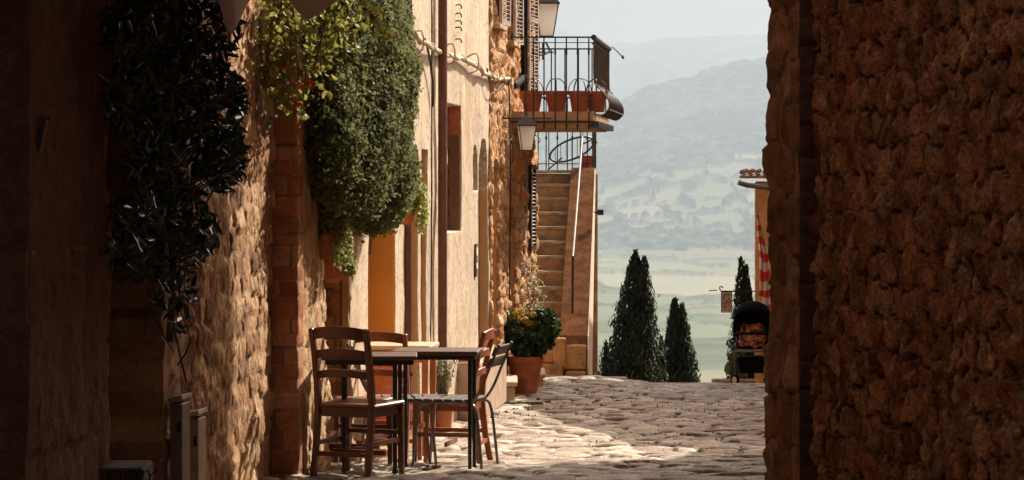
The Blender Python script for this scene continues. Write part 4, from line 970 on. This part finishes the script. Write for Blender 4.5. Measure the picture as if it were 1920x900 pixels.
def big_pot():
    d = 27.0; x = (985 - 960) / F * d; z = g(x, d); t = thing('flower_pot', (x, d, z), 'large terracotta pot with a dark leafy bush and yellow blooms beside the steps', 'flower pot')
    pot_mesh(.40, .18, .115, .06).build('pot', M['terra'], t, smooth=True)
    b = MB(); b.lathe([(.15, .36), (.15, .37)], (0, 0, 0), 20); b.build('soil', M['soil'], t)
    zc = z + .40; C = []; N = []
    for cx, cz, rx, rz_, n_ in ((-.10, .22, .15, .17, 1100), (.14, .25, .17, .20, 1500), (.05, .10, .20, .12, 900), (-.17, .36, .08, .10, 350), (.20, .40, .09, .08, 350), (.27, .28, .08, .1, 300)):
        c_, n__ = blob_points((x + cx, d - .02, zc + cz), (rx, .17, rz_), n_, int(cx * 100) + 77, (.35, 1.05), .3); C.append(c_); N.append(n__)
    leaves('foliage', np.concatenate(C)[::2], np.concatenate(N)[::2], .075, .045, M['leafpot'], t, 9)
    C = []; N = []
    for px, py, r_ in ((952, 600, .045), (966, 592, .05), (975, 585, .05), (993, 606, .04), (975, 620, .04), (1030, 614, .035), (1000, 590, .035), (985, 600, .04)):
        p = P(px, py, d - .12); c_, n__ = blob_points(p, (r_, r_, r_ * .8), 90, px, (.6, 1.05)); leaves('bloom', c_, n__, .024, .022, M['petaly'], t, 10 + px)
    st = MB(); rs = random.Random(3)
    for k in range(14): a = rs.uniform(0, 6.28); st.tube([(x, d, z + .36), (x + .12 * math.cos(a), d + .1 * math.sin(a), z + .5), (x + .2 * math.cos(a), d + .15 * math.sin(a), z + .75)], .005, 5, 2)
    st.build('stem', M['bark'], t, True)
big_pot()

def rose():
    d = 28.4; x = .22; z = g(x, d); t = thing('climbing_rose', (x, d, z), 'thin climbing rose with pale pink blooms against the wall above the big pot', 'rose')
    rs = random.Random(12); st = MB(); tips = []
    for q in ((955, 540), (965, 505), (985, 500), (1000, 530), (1008, 548), (975, 560), (990, 575), (962, 580), (1010, 580)):
        p = P(*q, d); m_ = (Vector((x, d, z + .2)) + p) / 2 + Vector((rs.uniform(-.06, .06), 0, 0)); st.tube([(x, d, z), (x + .01, d, z + .35), m_, p], .004, 5, 3); tips.append(p); tips.append(m_)
    st.build('stem', M['bark'], t, True)
    C = np.concatenate([np.array(p)[None] + np.random.RandomState(i).normal(0, .055, (42, 3)) for i, p in enumerate(tips)]); leaves('foliage', C, np.random.RandomState(1).normal(0, 1, C.shape), .045, .026, M['leafolive'], t, 4)
    for q in ((975, 500), (985, 508), (970, 516), (992, 522), (1003, 545), (958, 545), (980, 560), (968, 490), (1000, 562)):
        C = np.array(P(*q, d - .05))[None] + np.random.RandomState(q[0]).normal(0, .018, (34, 3)); leaves('bloom', C, np.random.RandomState(2).normal(0, 1, C.shape), .032, .028, M['petalp'], t, 6)
rose()

# ------------------------------------------------------------------ ivy bush, vines and creeper
def ivy():
    t = thing('ivy_bush', (-.95, 17.5, 1.4), 'huge rounded ivy bush hanging from the house front above the chairs', 'ivy')
    C = []; N = []
    for c, r, n_, sd in (((-1.08, 16.4, 2.0), (.25, .75, .52), 13000, 6), ((-1.1, 16.4, 2.9), (.26, .8, .6), 8000, 7), ((-1.0, 17.4, 2.32), (.36, 1.1, .92), 42000, 1), ((-1.0, 18.0, 2.8), (.30, .8, .8), 12000, 2), ((-.98, 16.8, 2.0), (.27, .7, .55), 9000, 3), ((-.90, 17.6, 1.72), (.26, .6, .36), 9000, 4), ((-1.0, 17.3, 3.2), (.36, 1.4, .6), 9000, 5)):
        c_, n__ = blob_points(c, r, n_, sd, (.72, 1.04), .16, 3); C.append(c_); N.append(n__)
    C = np.concatenate(C); N = np.concatenate(N); k = C[:, 0] > XW(C[:, 1]) - .10; C, N = C[k], N[k]
    k = C[:, 2] < 3.3; C, N = C[k], N[k]
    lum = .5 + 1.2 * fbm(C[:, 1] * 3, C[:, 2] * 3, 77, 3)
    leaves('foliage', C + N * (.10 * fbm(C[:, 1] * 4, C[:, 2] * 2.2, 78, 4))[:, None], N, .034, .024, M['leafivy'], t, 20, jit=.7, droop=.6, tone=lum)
    b = MB(); rs = random.Random(1)
    for k in range(22):
        d = 16.2 + rs.random() * 2.6; b.tube([(XW(d), d, 1.2 + rs.random() * .8), (XW(d) + .08, d + .05, 1.9 + rs.random() * .5), (XW(d) + .12, d + rs.uniform(-.3, .3), 2.8), (XW(d), d, 3.4)], (.012, .006), 6, 2)
    b.build('stem', M['bark'], t, True)
    b = MB()   # fine dry tendrils creeping onto the plaster
    for k in range(46):
        d = 19.4 + rs.random() * .3; z = 1.6 + rs.random() * 1.7; L_ = rs.uniform(.3, .95); pts = [(XW(d), d, z)]
        for j in range(1, 6): dd = d + L_ * j / 5; pts.append((XW(dd) + .012, dd, z + rs.uniform(-.05, .05) + (rs.random() - .7) * .10 * j))
        b.tube(pts, .003, 4)
    b.build('tendril', M['bark'], t, True)
ivy()
def wallpot(px, py, d, label, dens, seed, R_=(.13, .14, .12), r_=.085):
    p = P(px, py, d); t = thing('hanging_pot', p, label, 'flower pot', 0, 'clay pots hung on the wall under the ivy')
    b = MB(); b.lathe([(.03, -.13), (r_ * .8, -.09), (r_, .0), (r_ * 1.1, .0), (r_ * 1.1, .03), (r_ * .95, .03)], (0, 0, 0), 20); b.build('pot', M['terra'], t, smooth=True)
    C, N = blob_points(p + Vector((.03, 0, .09)), R_, dens, seed, (.3, 1.1), .35); c2, n2 = blob_points(p + Vector((.11, -.05, -.02)), (R_[0] * .55, R_[1] * .7, R_[2] * 1.3), dens // 2, seed + 1, (.3, 1.1), .35)
    leaves('foliage', np.concatenate([C, c2]), np.concatenate([N, n2]), .028, .017, M['leafherb'], t, seed)
M['leafherb'] = leafmat('trailing_leaf', (.12, .15, .04), (.36, .38, .13), .45, .5)
wallpot(608, 446, 16.3, 'clay wall pot with trailing light green plant, upper left under the ivy', 900, 31)
wallpot(624, 492, 16.8, 'clay wall pot hanging lower beside the recessed brick bay', 700, 35, (.07, .1, .05), .10)
wallpot(762, 388, 19.3, 'clay wall pot with pale trailing leaves at the right edge of the ivy', 900, 39, (.10, .12, .13), .07)

def vine():
    t = thing('grape_vine', (-1.25, 15.2, 2.0), 'sunlit yellow green grape vine with some red leaves hanging over the brick pillar', 'vine')
    rs = np.random.RandomState(7); C = []; st = MB()
    shoots = [((520, -20), (505, 60), (515, 140)), ((530, -20), (520, 90), (535, 215)), ((545, -20), (555, 70), (560, 150)), ((560, -10), (585, 60), (610, 180)), ((500, -20), (485, 60), (500, 165)), ((600, -20), (630, 50), (640, 95)), ((640, -20), (655, 30), (665, 90)), ((550, 0), (575, 100), (565, 205)), ((515, 20), (500, 120), (520, 200)), ((620, -10), (600, 80), (585, 150)), ((530, -10), (545, 60), (590, 110)), ((660, -20), (690, 20), (720, 60))]
    for i, s_ in enumerate(shoots):
        d = 15.05 - .02 * i + (.3 if s_[2][0] > 560 else 0); pts = [P(*q, d + .1 * j) for j, q in enumerate(s_)]; st.tube(pts, .006, 5, 3)
        for q in range(62):
            f = rs.rand() * 2; j = int(f); f -= j; C.append(pts[j].lerp(pts[j + 1], f) + Vector(rs.normal(0, .048, 3)))
    st.build('stem', M['bark'], t, True)
    C = np.array(C); N = rs.normal(0, .6, C.shape) + [0.3, -.6, .3]
    leaves('foliage', C, N, .048, .038, M['leafvine'], t, 8, droop=1.2, jit=.5, tone=.5)
    C2 = np.array([P(rs.uniform(470, 600), rs.uniform(90, 200), 15.1) for _ in range(26)]) + rs.normal(0, .03, (26, 3)); leaves('red_leaves', C2, rs.normal(0, 1, C2.shape), .04, .03, M['leafred'], t, 9)
vine()
def creeper():
    t = thing('dark_creeper', (-1.6, 12.5, 1.5), 'dark glossy long leaved climbing shrub in shade on the near left wall', 'climbing plant')
    rs = np.random.RandomState(3); poly = []; C = []
    blobs = [(280, 60, 90, 80, 400), (380, 60, 70, 70, 300), (300, 180, 110, 90, 520), (400, 200, 55, 90, 380), (330, 300, 100, 80, 480), (420, 300, 40, 60, 260), (300, 400, 90, 60, 300), (370, 440, 40, 50, 130), (330, 540, 40, 80, 110), (250, 470, 50, 60, 90), (440, 180, 25, 40, 60)]
    st = MB()
    for bx_, by_, rx, ry, n_ in blobs:
        for _ in range(n_):
            a = rs.uniform(0, 6.28); k = math.sqrt(rs.rand()); px = bx_ + rx * k * math.cos(a); py = by_ + ry * k * math.sin(a)
            dw = 15000 / (1475 - min(px, 500)); d = min(dw, 13.6) - rs.uniform(.35, 1.6) * (.9 - .4 * k); C.append(P(px, py, d))
    for k in range(40):
        bb = blobs[k % len(blobs)]; px, py = bb[0] + rs.uniform(-1, 1) * bb[2] * .8, bb[1] + rs.uniform(-1, 1) * bb[3] * .8; p = P(px, py, 12.2); q = P(310 + rs.uniform(-40, 40), py + rs.uniform(80, 160), 12.5); st.tube([q, (p + q) / 2 + Vector(rs.normal(0, .04, 3)), p], .004, 5, 2)
    tr = [P(318, 640, 12.7), P(325, 480, 12.6), P(305, 300, 12.4), P(330, 100, 12.3), P(320, -60, 12.2)]; st.tube(tr, .018, 8, 3)
    st.build('stem', M['bark'], t, True)
    C = np.array(C); N = rs.normal(0, .8, C.shape) + [.2, -.3, .8]
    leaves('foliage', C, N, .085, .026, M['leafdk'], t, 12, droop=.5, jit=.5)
creeper()

# scalloped canopy at the top left
def canopy():
    t = thing('shop_awning', (-1.6, 12.8, 2.9), 'greyish mauve cloth awning with pointed scalloped edge at the top left', 'awning')
    edge = [(395, -60, 12.2), (412, 0, 12.3), (424, 50, 12.45), (433, 65, 12.5), (443, 52, 12.55), (458, 20, 12.7), (476, -14, 12.9), (505, -34, 13.2), (530, -12, 13.4), (545, 3, 13.5), (562, 24, 13.6), (576, 34, 13.7), (598, 26, 13.8), (620, 10, 13.9), (640, -4, 14.0), (660, -20, 14.1)]
    V = []; n = len(edge)
    for px, py, d in edge: p = P(px, py, d); V.append(p)
    for px, py, d in edge: p = P(px - 6, min(py, -30) - 40, d); V.append(p)
    for px, py, d in edge: V.append(Vector((XA(d) - .05, d + .05, 3.35)))
    fs = []
    for r_ in range(2):
        for i in range(n - 1): a = r_ * n + i; fs.append((a, a + 1, a + n + 1, a + n))
    me = bpy.data.meshes.new('cloth'); me.from_pydata([tuple(v) for v in V], [], fs); o = link_mesh('cloth', me, M['cloth'], t, True, True); md = o.modifiers.new('s', 'SOLIDIFY'); md.thickness = .006
    b = MB(); b.tube([Vector((XA(d) + 0.0, d, 2.98)) for d in (12.3, 14.0)], .012, 8); b.build('pole', M['ironlt'], t, True)
canopy()

# ------------------------------------------------------------------ cypresses and plants beyond the kerb
def cypress(px, pyt, wpx, d, n_, seed, label, tops=1, zb=-6.0, kind='cypress_tree', lean=0):
    tipz = P(0, pyt, d).z; x = (px - 960) / F * d; hw = wpx / 2 / F * d; H = tipz - zb; t = thing(kind, (x, d, zb), label, 'cypress tree', 0, 'cypress trees beyond the street edge')
    rs = np.random.RandomState(seed); C = []; N = []
    for k in range(tops):
        ox = (k - (tops - 1) / 2) * hw * .30; tz = tipz - k * .09; nn = n_ // tops
        q = rs.rand(nn) ** .72 * (H * .55); z = tz - q; r = hw * (1 if tops == 1 else .92) * np.clip(q / 1.9, 0, 1) ** .8 + .02
        th = rs.uniform(0, 6.283, nn); lump = 1 + .8 * fbm(th * 1.8 + 30, z * 4.2 + 30, seed, 4) + .35 * (rs.rand(nn) > .985); rr = r * lump * rs.uniform(.35, 1.08, nn) ** .5
        lx = lean / F * d * np.clip(1 - q / 2.2, 0, 1)
        C.append(np.stack([x + lx + ox + rr * np.cos(th), d + rr * np.sin(th), z], 1)); N.append(np.stack([np.cos(th), np.sin(th), .2 + 0 * th], 1))
    C = np.concatenate(C); leaves('crown', C, np.concatenate(N), .105, .026, M['cypress'], t, seed, up=2.6, jit=.5, tone=.4 + 1.6 * fbm(C[:, 0] * 5 + 40, C[:, 2] * 4 + 40, seed + 9, 3))
    b = MB(); b.tube([(x, d, zb), (x, d, zb + H * .5), (x, d, tipz - .25)], (.10, .012), 8); b.build('trunk', M['bark'], t, True)
cypress(1180, 470, 106, 41, 15000, 1, 'tallest dark cypress with a double tip beyond the end of the street', 2, lean=20)
cypress(1272, 558, 90, 43, 12000, 2, 'middle sized cypress right of the tallest one', 2)
cypress(1240, 632, 46, 42, 3200, 3, 'small cypress shrub squeezed between the two bigger cypresses')
cypress(1394, 482, 58, 38.2, 7000, 4, 'slim cypress behind the pushchair next to the ochre house', 2)
cypress(1136, 640, 26, 40, 1800, 5, 'short cypress tip rising beside the staircase foot')
def broad():
    d = 36.8; t = thing('leafy_shrub', P(1385, 715, d), 'low shrub with a few broad light green leaves left of the pushchair', 'shrub')
    rs = np.random.RandomState(2); C = np.array([P(*q, d) for q in ((1372, 660), (1368, 690), (1378, 700), (1385, 690), (1380, 675), (1388, 660), (1390, 705), (1376, 710), (1394, 680))]); C = np.repeat(C, 5, 0) + rs.normal(0, .035, (45, 3))
    leaves('foliage', C, rs.normal(0, .5, C.shape) + [0, -.6, .6], .15, .06, M['leafvine2'], t, 3)
    b = MB()
    for c in C[::5]: b.tube([P(1387, 730, d), Vector(c)], .005, 5)
    b.build('stem', M['bark'], t, True)
M['leafvine2'] = leafmat('broad_leaf', (.035, .07, .02), (.12, .20, .06), .35, .5)
broad()

# grass tufts in the joints of the street
def grass():
    rs = np.random.RandomState(9); C = []
    for cx, cd_, sx, sd, n_ in ((-.05, 25.3, .28, .5, 4200), (.2, 25.6, .45, .8, 1500), (.75, 24.6, .5, 1.2, 900), (1.3, 26.5, .5, 1.5, 500), (1.7, 22, .4, 1.2, 500), (.9, 28, .6, 1.5, 700), (1.2, 19.5, .5, .8, 300), (.55, 29.5, .25, .3, 350), (.4, 28.4, .12, .3, 250), (1.5, 21.2, .3, .15, 160), (.9, 20.2, .15, .1, 110), (-.15, 23.6, .2, .25, 500)):
        C.append(np.stack([rs.normal(cx, sx, n_), rs.normal(cd_, sd, n_), np.zeros(n_)], 1))
    C = np.concatenate(C); C = np.concatenate([C] * 3) + np.concatenate([rs.normal(0, .12, (len(C) * 3, 2)), np.zeros((len(C) * 3, 1))], 1); C = C[C[:, 0] > XW(C[:, 1]) + .03]
    J = STREET[2][np.clip(np.searchsorted(STREET[1], C[:, 1]), 0, len(STREET[1]) - 1), np.clip(np.searchsorted(STREET[0], C[:, 0]), 0, len(STREET[0]) - 1)]
    C = C[(J > .35) | ((np.hypot((C[:, 0] + .05) / .35, (C[:, 1] - 25.3) / .5) < 1) & (rs.rand(len(C)) < .5))]; C[:, 2] = G(C[:, 0], C[:, 1]) + .022
    N = rs.normal(0, 1, C.shape) * [1, 1, .2]
    o = leaves('grass', C, N, .024, .010, M['leafgrass'], None, 4, up=3, jit=.2); tag(o, 'short green grass and moss tufts growing between the paving stones', 'grass', kind='stuff')
M['leafgrass'] = leafmat('grass_blade', (.035, .05, .015), (.10, .12, .04), .3, .7)
grass()

# ------------------------------------------------------------------ valley and mountains
def worley(x, y, seed):
    rs = np.random.RandomState(seed); T = rs.rand(128, 128, 4); xi = np.floor(x).astype(int); yi = np.floor(y).astype(int)
    b1 = np.full(x.shape, 9.); b2 = np.full(x.shape, 9.); idc = np.zeros(x.shape); id2 = np.zeros(x.shape)
    for i in (-1, 0, 1):
        for j in (-1, 0, 1):
            t_ = T[(xi + i) & 127, (yi + j) & 127]; dd = np.maximum(np.abs(xi + i + t_[..., 0] - x), np.abs(yi + j + t_[..., 1] - y)) * .6 + .4 * np.hypot(xi + i + t_[..., 0] - x, yi + j + t_[..., 1] - y)
            nb = dd < b1; b2 = np.where(nb, b1, np.minimum(b2, dd)); idc = np.where(nb, t_[..., 2], idc); id2 = np.where(nb, t_[..., 3], id2); b1 = np.where(nb, dd, b1)
    return b2 - b1, idc, id2
M['farmwall'] = mat('farm_wall', (.75, .55, .45), .9, .1, .05, 0)
def valley():
    ds = np.concatenate([np.geomspace(37.2, 2600, 50), np.geomspace(2650, 9000, 330), np.linspace(9015, 15800, 430), np.linspace(15900, 26500, 110)])
    a = np.concatenate([np.linspace(-.30, -.02, 40), np.linspace(-.018, .104, 250), np.linspace(.11, .42, 50)])
    A_, D = np.meshgrid(a, ds); X = A_ * D; px = 960 + A_ * F
    base = np.interp(D, [36, 38, 45, 60, 300, 1500, 2700, 3500, 6000, 9000, 10500, 12000, 13200, 14500, 16500, 18500, 23500, 25000, 27000], [-1.3, -2.5, -6, -12, -60, -180, -236, -252, -262, -262, -150, 60, 300, 1, 1, -50, 1, 1, 900])
    crest = np.interp(px, [900, 1100, 1160, 1220, 1270, 1330, 1400, 1440, 1700], [235, 205, 195, 163, 152, 131, 118, 117, 100])
    c1 = 1.7 + (HY - crest) / F * 14500
    top = np.interp(px, [800, 950, 1050, 1120, 1195, 1240, 1300, 1380, 1440, 1600], [90, 72, 58, 78, 84, 72, 70, 66, 66, 60]); c2 = 1.7 + (HY - top) / F * 23500
    k1 = np.clip((D - 9000) / 5500, 0, 1); up = -262 + (c1 + 262) * k1 ** 1.35
    z = np.where(D > 9000, up, base); k2 = np.clip((D - 14500) / 2500, 0, 1); z = np.where(D > 14500, c1 - 450 * sstep(k2), z)
    k3 = np.clip((D - 17200) / 6300, 0, 1); z = np.where(D > 17200, (c1 - 450) + (c2 - c1 + 450) * sstep(k3), z); z = np.where(D > 23500, c2 - (D - 23500) * .2, z)
    hill = np.clip((D - 9000) / 2500, 0, 1); edge1 = 1 - .5 * np.exp(-((D - 14500) / 500) ** 2)
    z += hill * 150 * fbm(X / 2300 + 30, D / 2300, 200, 5) * edge1 * (D < 17000) + np.clip((D - 2000) / 2000, 0, 1) * 16 * fbm(X / 900, D / 1200, 210, 4)
    z += (D > 17000) * 170 * fbm(X / 2600 + 3, D / 2600, 230, 5) * np.clip((23600 - D) / 3000, .38, 1)
    # fields and woods
    wx = X + 260 * fbm(X / 900, D / 900, 220, 3); wy = D + 420 * fbm(X / 900 + 7, D / 1300, 221, 3)
    e, r1, r2 = worley((wx + .22 * wy) / 520, wy / 1500, 6); eh, q1, q2 = worley(wx / 210, wy / 260, 8); hz_ = D > 9400; e = np.where(hz_, eh, e); r1 = np.where(hz_, q1 * .6 + .2, r1)
    pal = np.array([(.40, .36, .22), (.30, .29, .16), (.20, .24, .12), (.46, .42, .28), (.26, .21, .13), (.17, .22, .10), (.36, .33, .20)])
    col = .72 * (.5 * pal[(r1 * 6.99).astype(int)] + .5 * np.array([.27, .27, .17])); col = np.where(hz_[..., None], col * .75 + .25 * np.array([.16, .18, .10]), col)
    hedge = (e < np.where(D > 9400, .04, .035)) | ((e < .16) & (fbm(X / 120, D / 160, 222, 3) > .05))
    wood = fbm(X / 620 + 3, D / 800, 223, 5) + .30 * np.clip((D - 9300) / 2500, -.25, 1) + (r2 - .5) * .22 > .10
    wood &= ~((D > 4900) & (D < 9400) & (fbm(X / 260 + 3, D / 500, 241, 4) < .08))
    wood |= (D < 4900) & (fbm(X / 160 + 9, D / 420, 240, 4) > -.04)
    wood &= D < 17000
    tr = (hedge | wood | (D > 17000)); f2 = fbm(X / 60, D / 60, 224, 3)
    dark = np.array([.05, .066, .036])[None, None] * np.clip(1 + 3.2 * f2 + 2.5 * fbm(X / 260, D / 420, 229, 4), .25, 3)[..., None]
    col = np.where(tr[..., None], np.where((D < 9400)[..., None], dark * .55 + col * .45, dark), col * (1 + .35 * fbm(X / 200, D / 500, 225, 4))[..., None])
    z += np.where(tr & (D < 17000), (8 + 14 * fbm(X / 28, D / 40, 226, 2) + 22 * fbm(X / 75, D / 90, 227, 2)) * np.clip((D - 2500) / 6500, .12, 1) * (1 + (D > 9500)), 0)
    near = D < 2200; col = np.where(near[..., None], np.array([.09, .10, .045]), col)
    V = np.stack([X, D, z], -1).reshape(-1, 3); nz, nu = X.shape; i = np.arange(nz * nu).reshape(nz, nu)
    Q = np.stack([i[:-1, :-1], i[:-1, 1:], i[1:, 1:], i[1:, :-1]], -1).reshape(-1, 4)
    m, n, p = newmat('valley_ground'); at = n.nodes.new('ShaderNodeAttribute'); at.attribute_name = 'stone'; n.links.new(at.outputs['Color'], p.inputs['Base Color']); p.inputs['Roughness'].default_value = 1; p.inputs['Specular IOR Level'].default_value = 0
    o = np_mesh('terrain', V, Q, m, None, col.reshape(-1, 3)); tag(o, kind='structure')
    # farmhouses scattered on the slope
    rs = np.random.RandomState(5)
    for px, py, dd in ((1282, 172, 13350), (1296, 178, 13300), (1305, 190, 13250), (1262, 186, 13100), (1344, 215, 12900), (1180, 262, 12500), (1388, 300, 11900), (1222, 330, 11400), (1352, 396, 10300)):
        x = (px - 960) / F * dd; ai = np.argmin(np.abs(a - x / dd)); zc = z[:, ai]; yy = HY - (zc - CAMZ) / ds * F
        k = np.where((np.abs(yy - py) < 2.5) & (ds > 9000) & (ds < 14600))[0]
        if not len(k): continue
        k = k[0]; dd = float(ds[k]); x = (px - 960) / F * dd; zz = float(zc[k]) - 4; w_ = rs.uniform(12, 19); h_ = rs.uniform(11, 15)
        t = thing('farmhouse', (x, dd, zz), 'tiny pale farmhouse on the hazy far hillside', 'farmhouse', rs.uniform(-.5, .5), 'farmhouses on the far hillside')
        bb = MB(); bb.box((0, 0, h_ / 2), (w_, 14, h_)); bb.build('wall', M['farmwall'], t)
        bb = MB(); bb.prism([(-w_ / 2 - 1, -8, h_), (w_ / 2 + 1, -8, h_), (0, -8, h_ + 5)], (0, 16, 0)); bb.build('roof', M['roof'], t)
    return z.min(), z.max()
ZMIN, ZMAX = valley()

# haze
b = MB(); b.box((1500, 13300, (ZMAX + 60 + ZMIN - 1) / 2), (26000, 26900, ZMAX + 60 - (ZMIN - 1)))
hz = b.build('haze', None); tag(hz, kind='stuff'); hm, n, p = newmat('haze'); n.nodes.remove(p)
pv = n.nodes.new('ShaderNodeVolumePrincipled'); pv.inputs['Color'].default_value = (.50, .60, .69, 1); pv.inputs['Density'].default_value = 8.5e-5; pv.inputs['Anisotropy'].default_value = .2
n.links.new(pv.outputs[0], n.nodes['Material Output'].inputs['Volume']); hz.data.materials.append(hm)
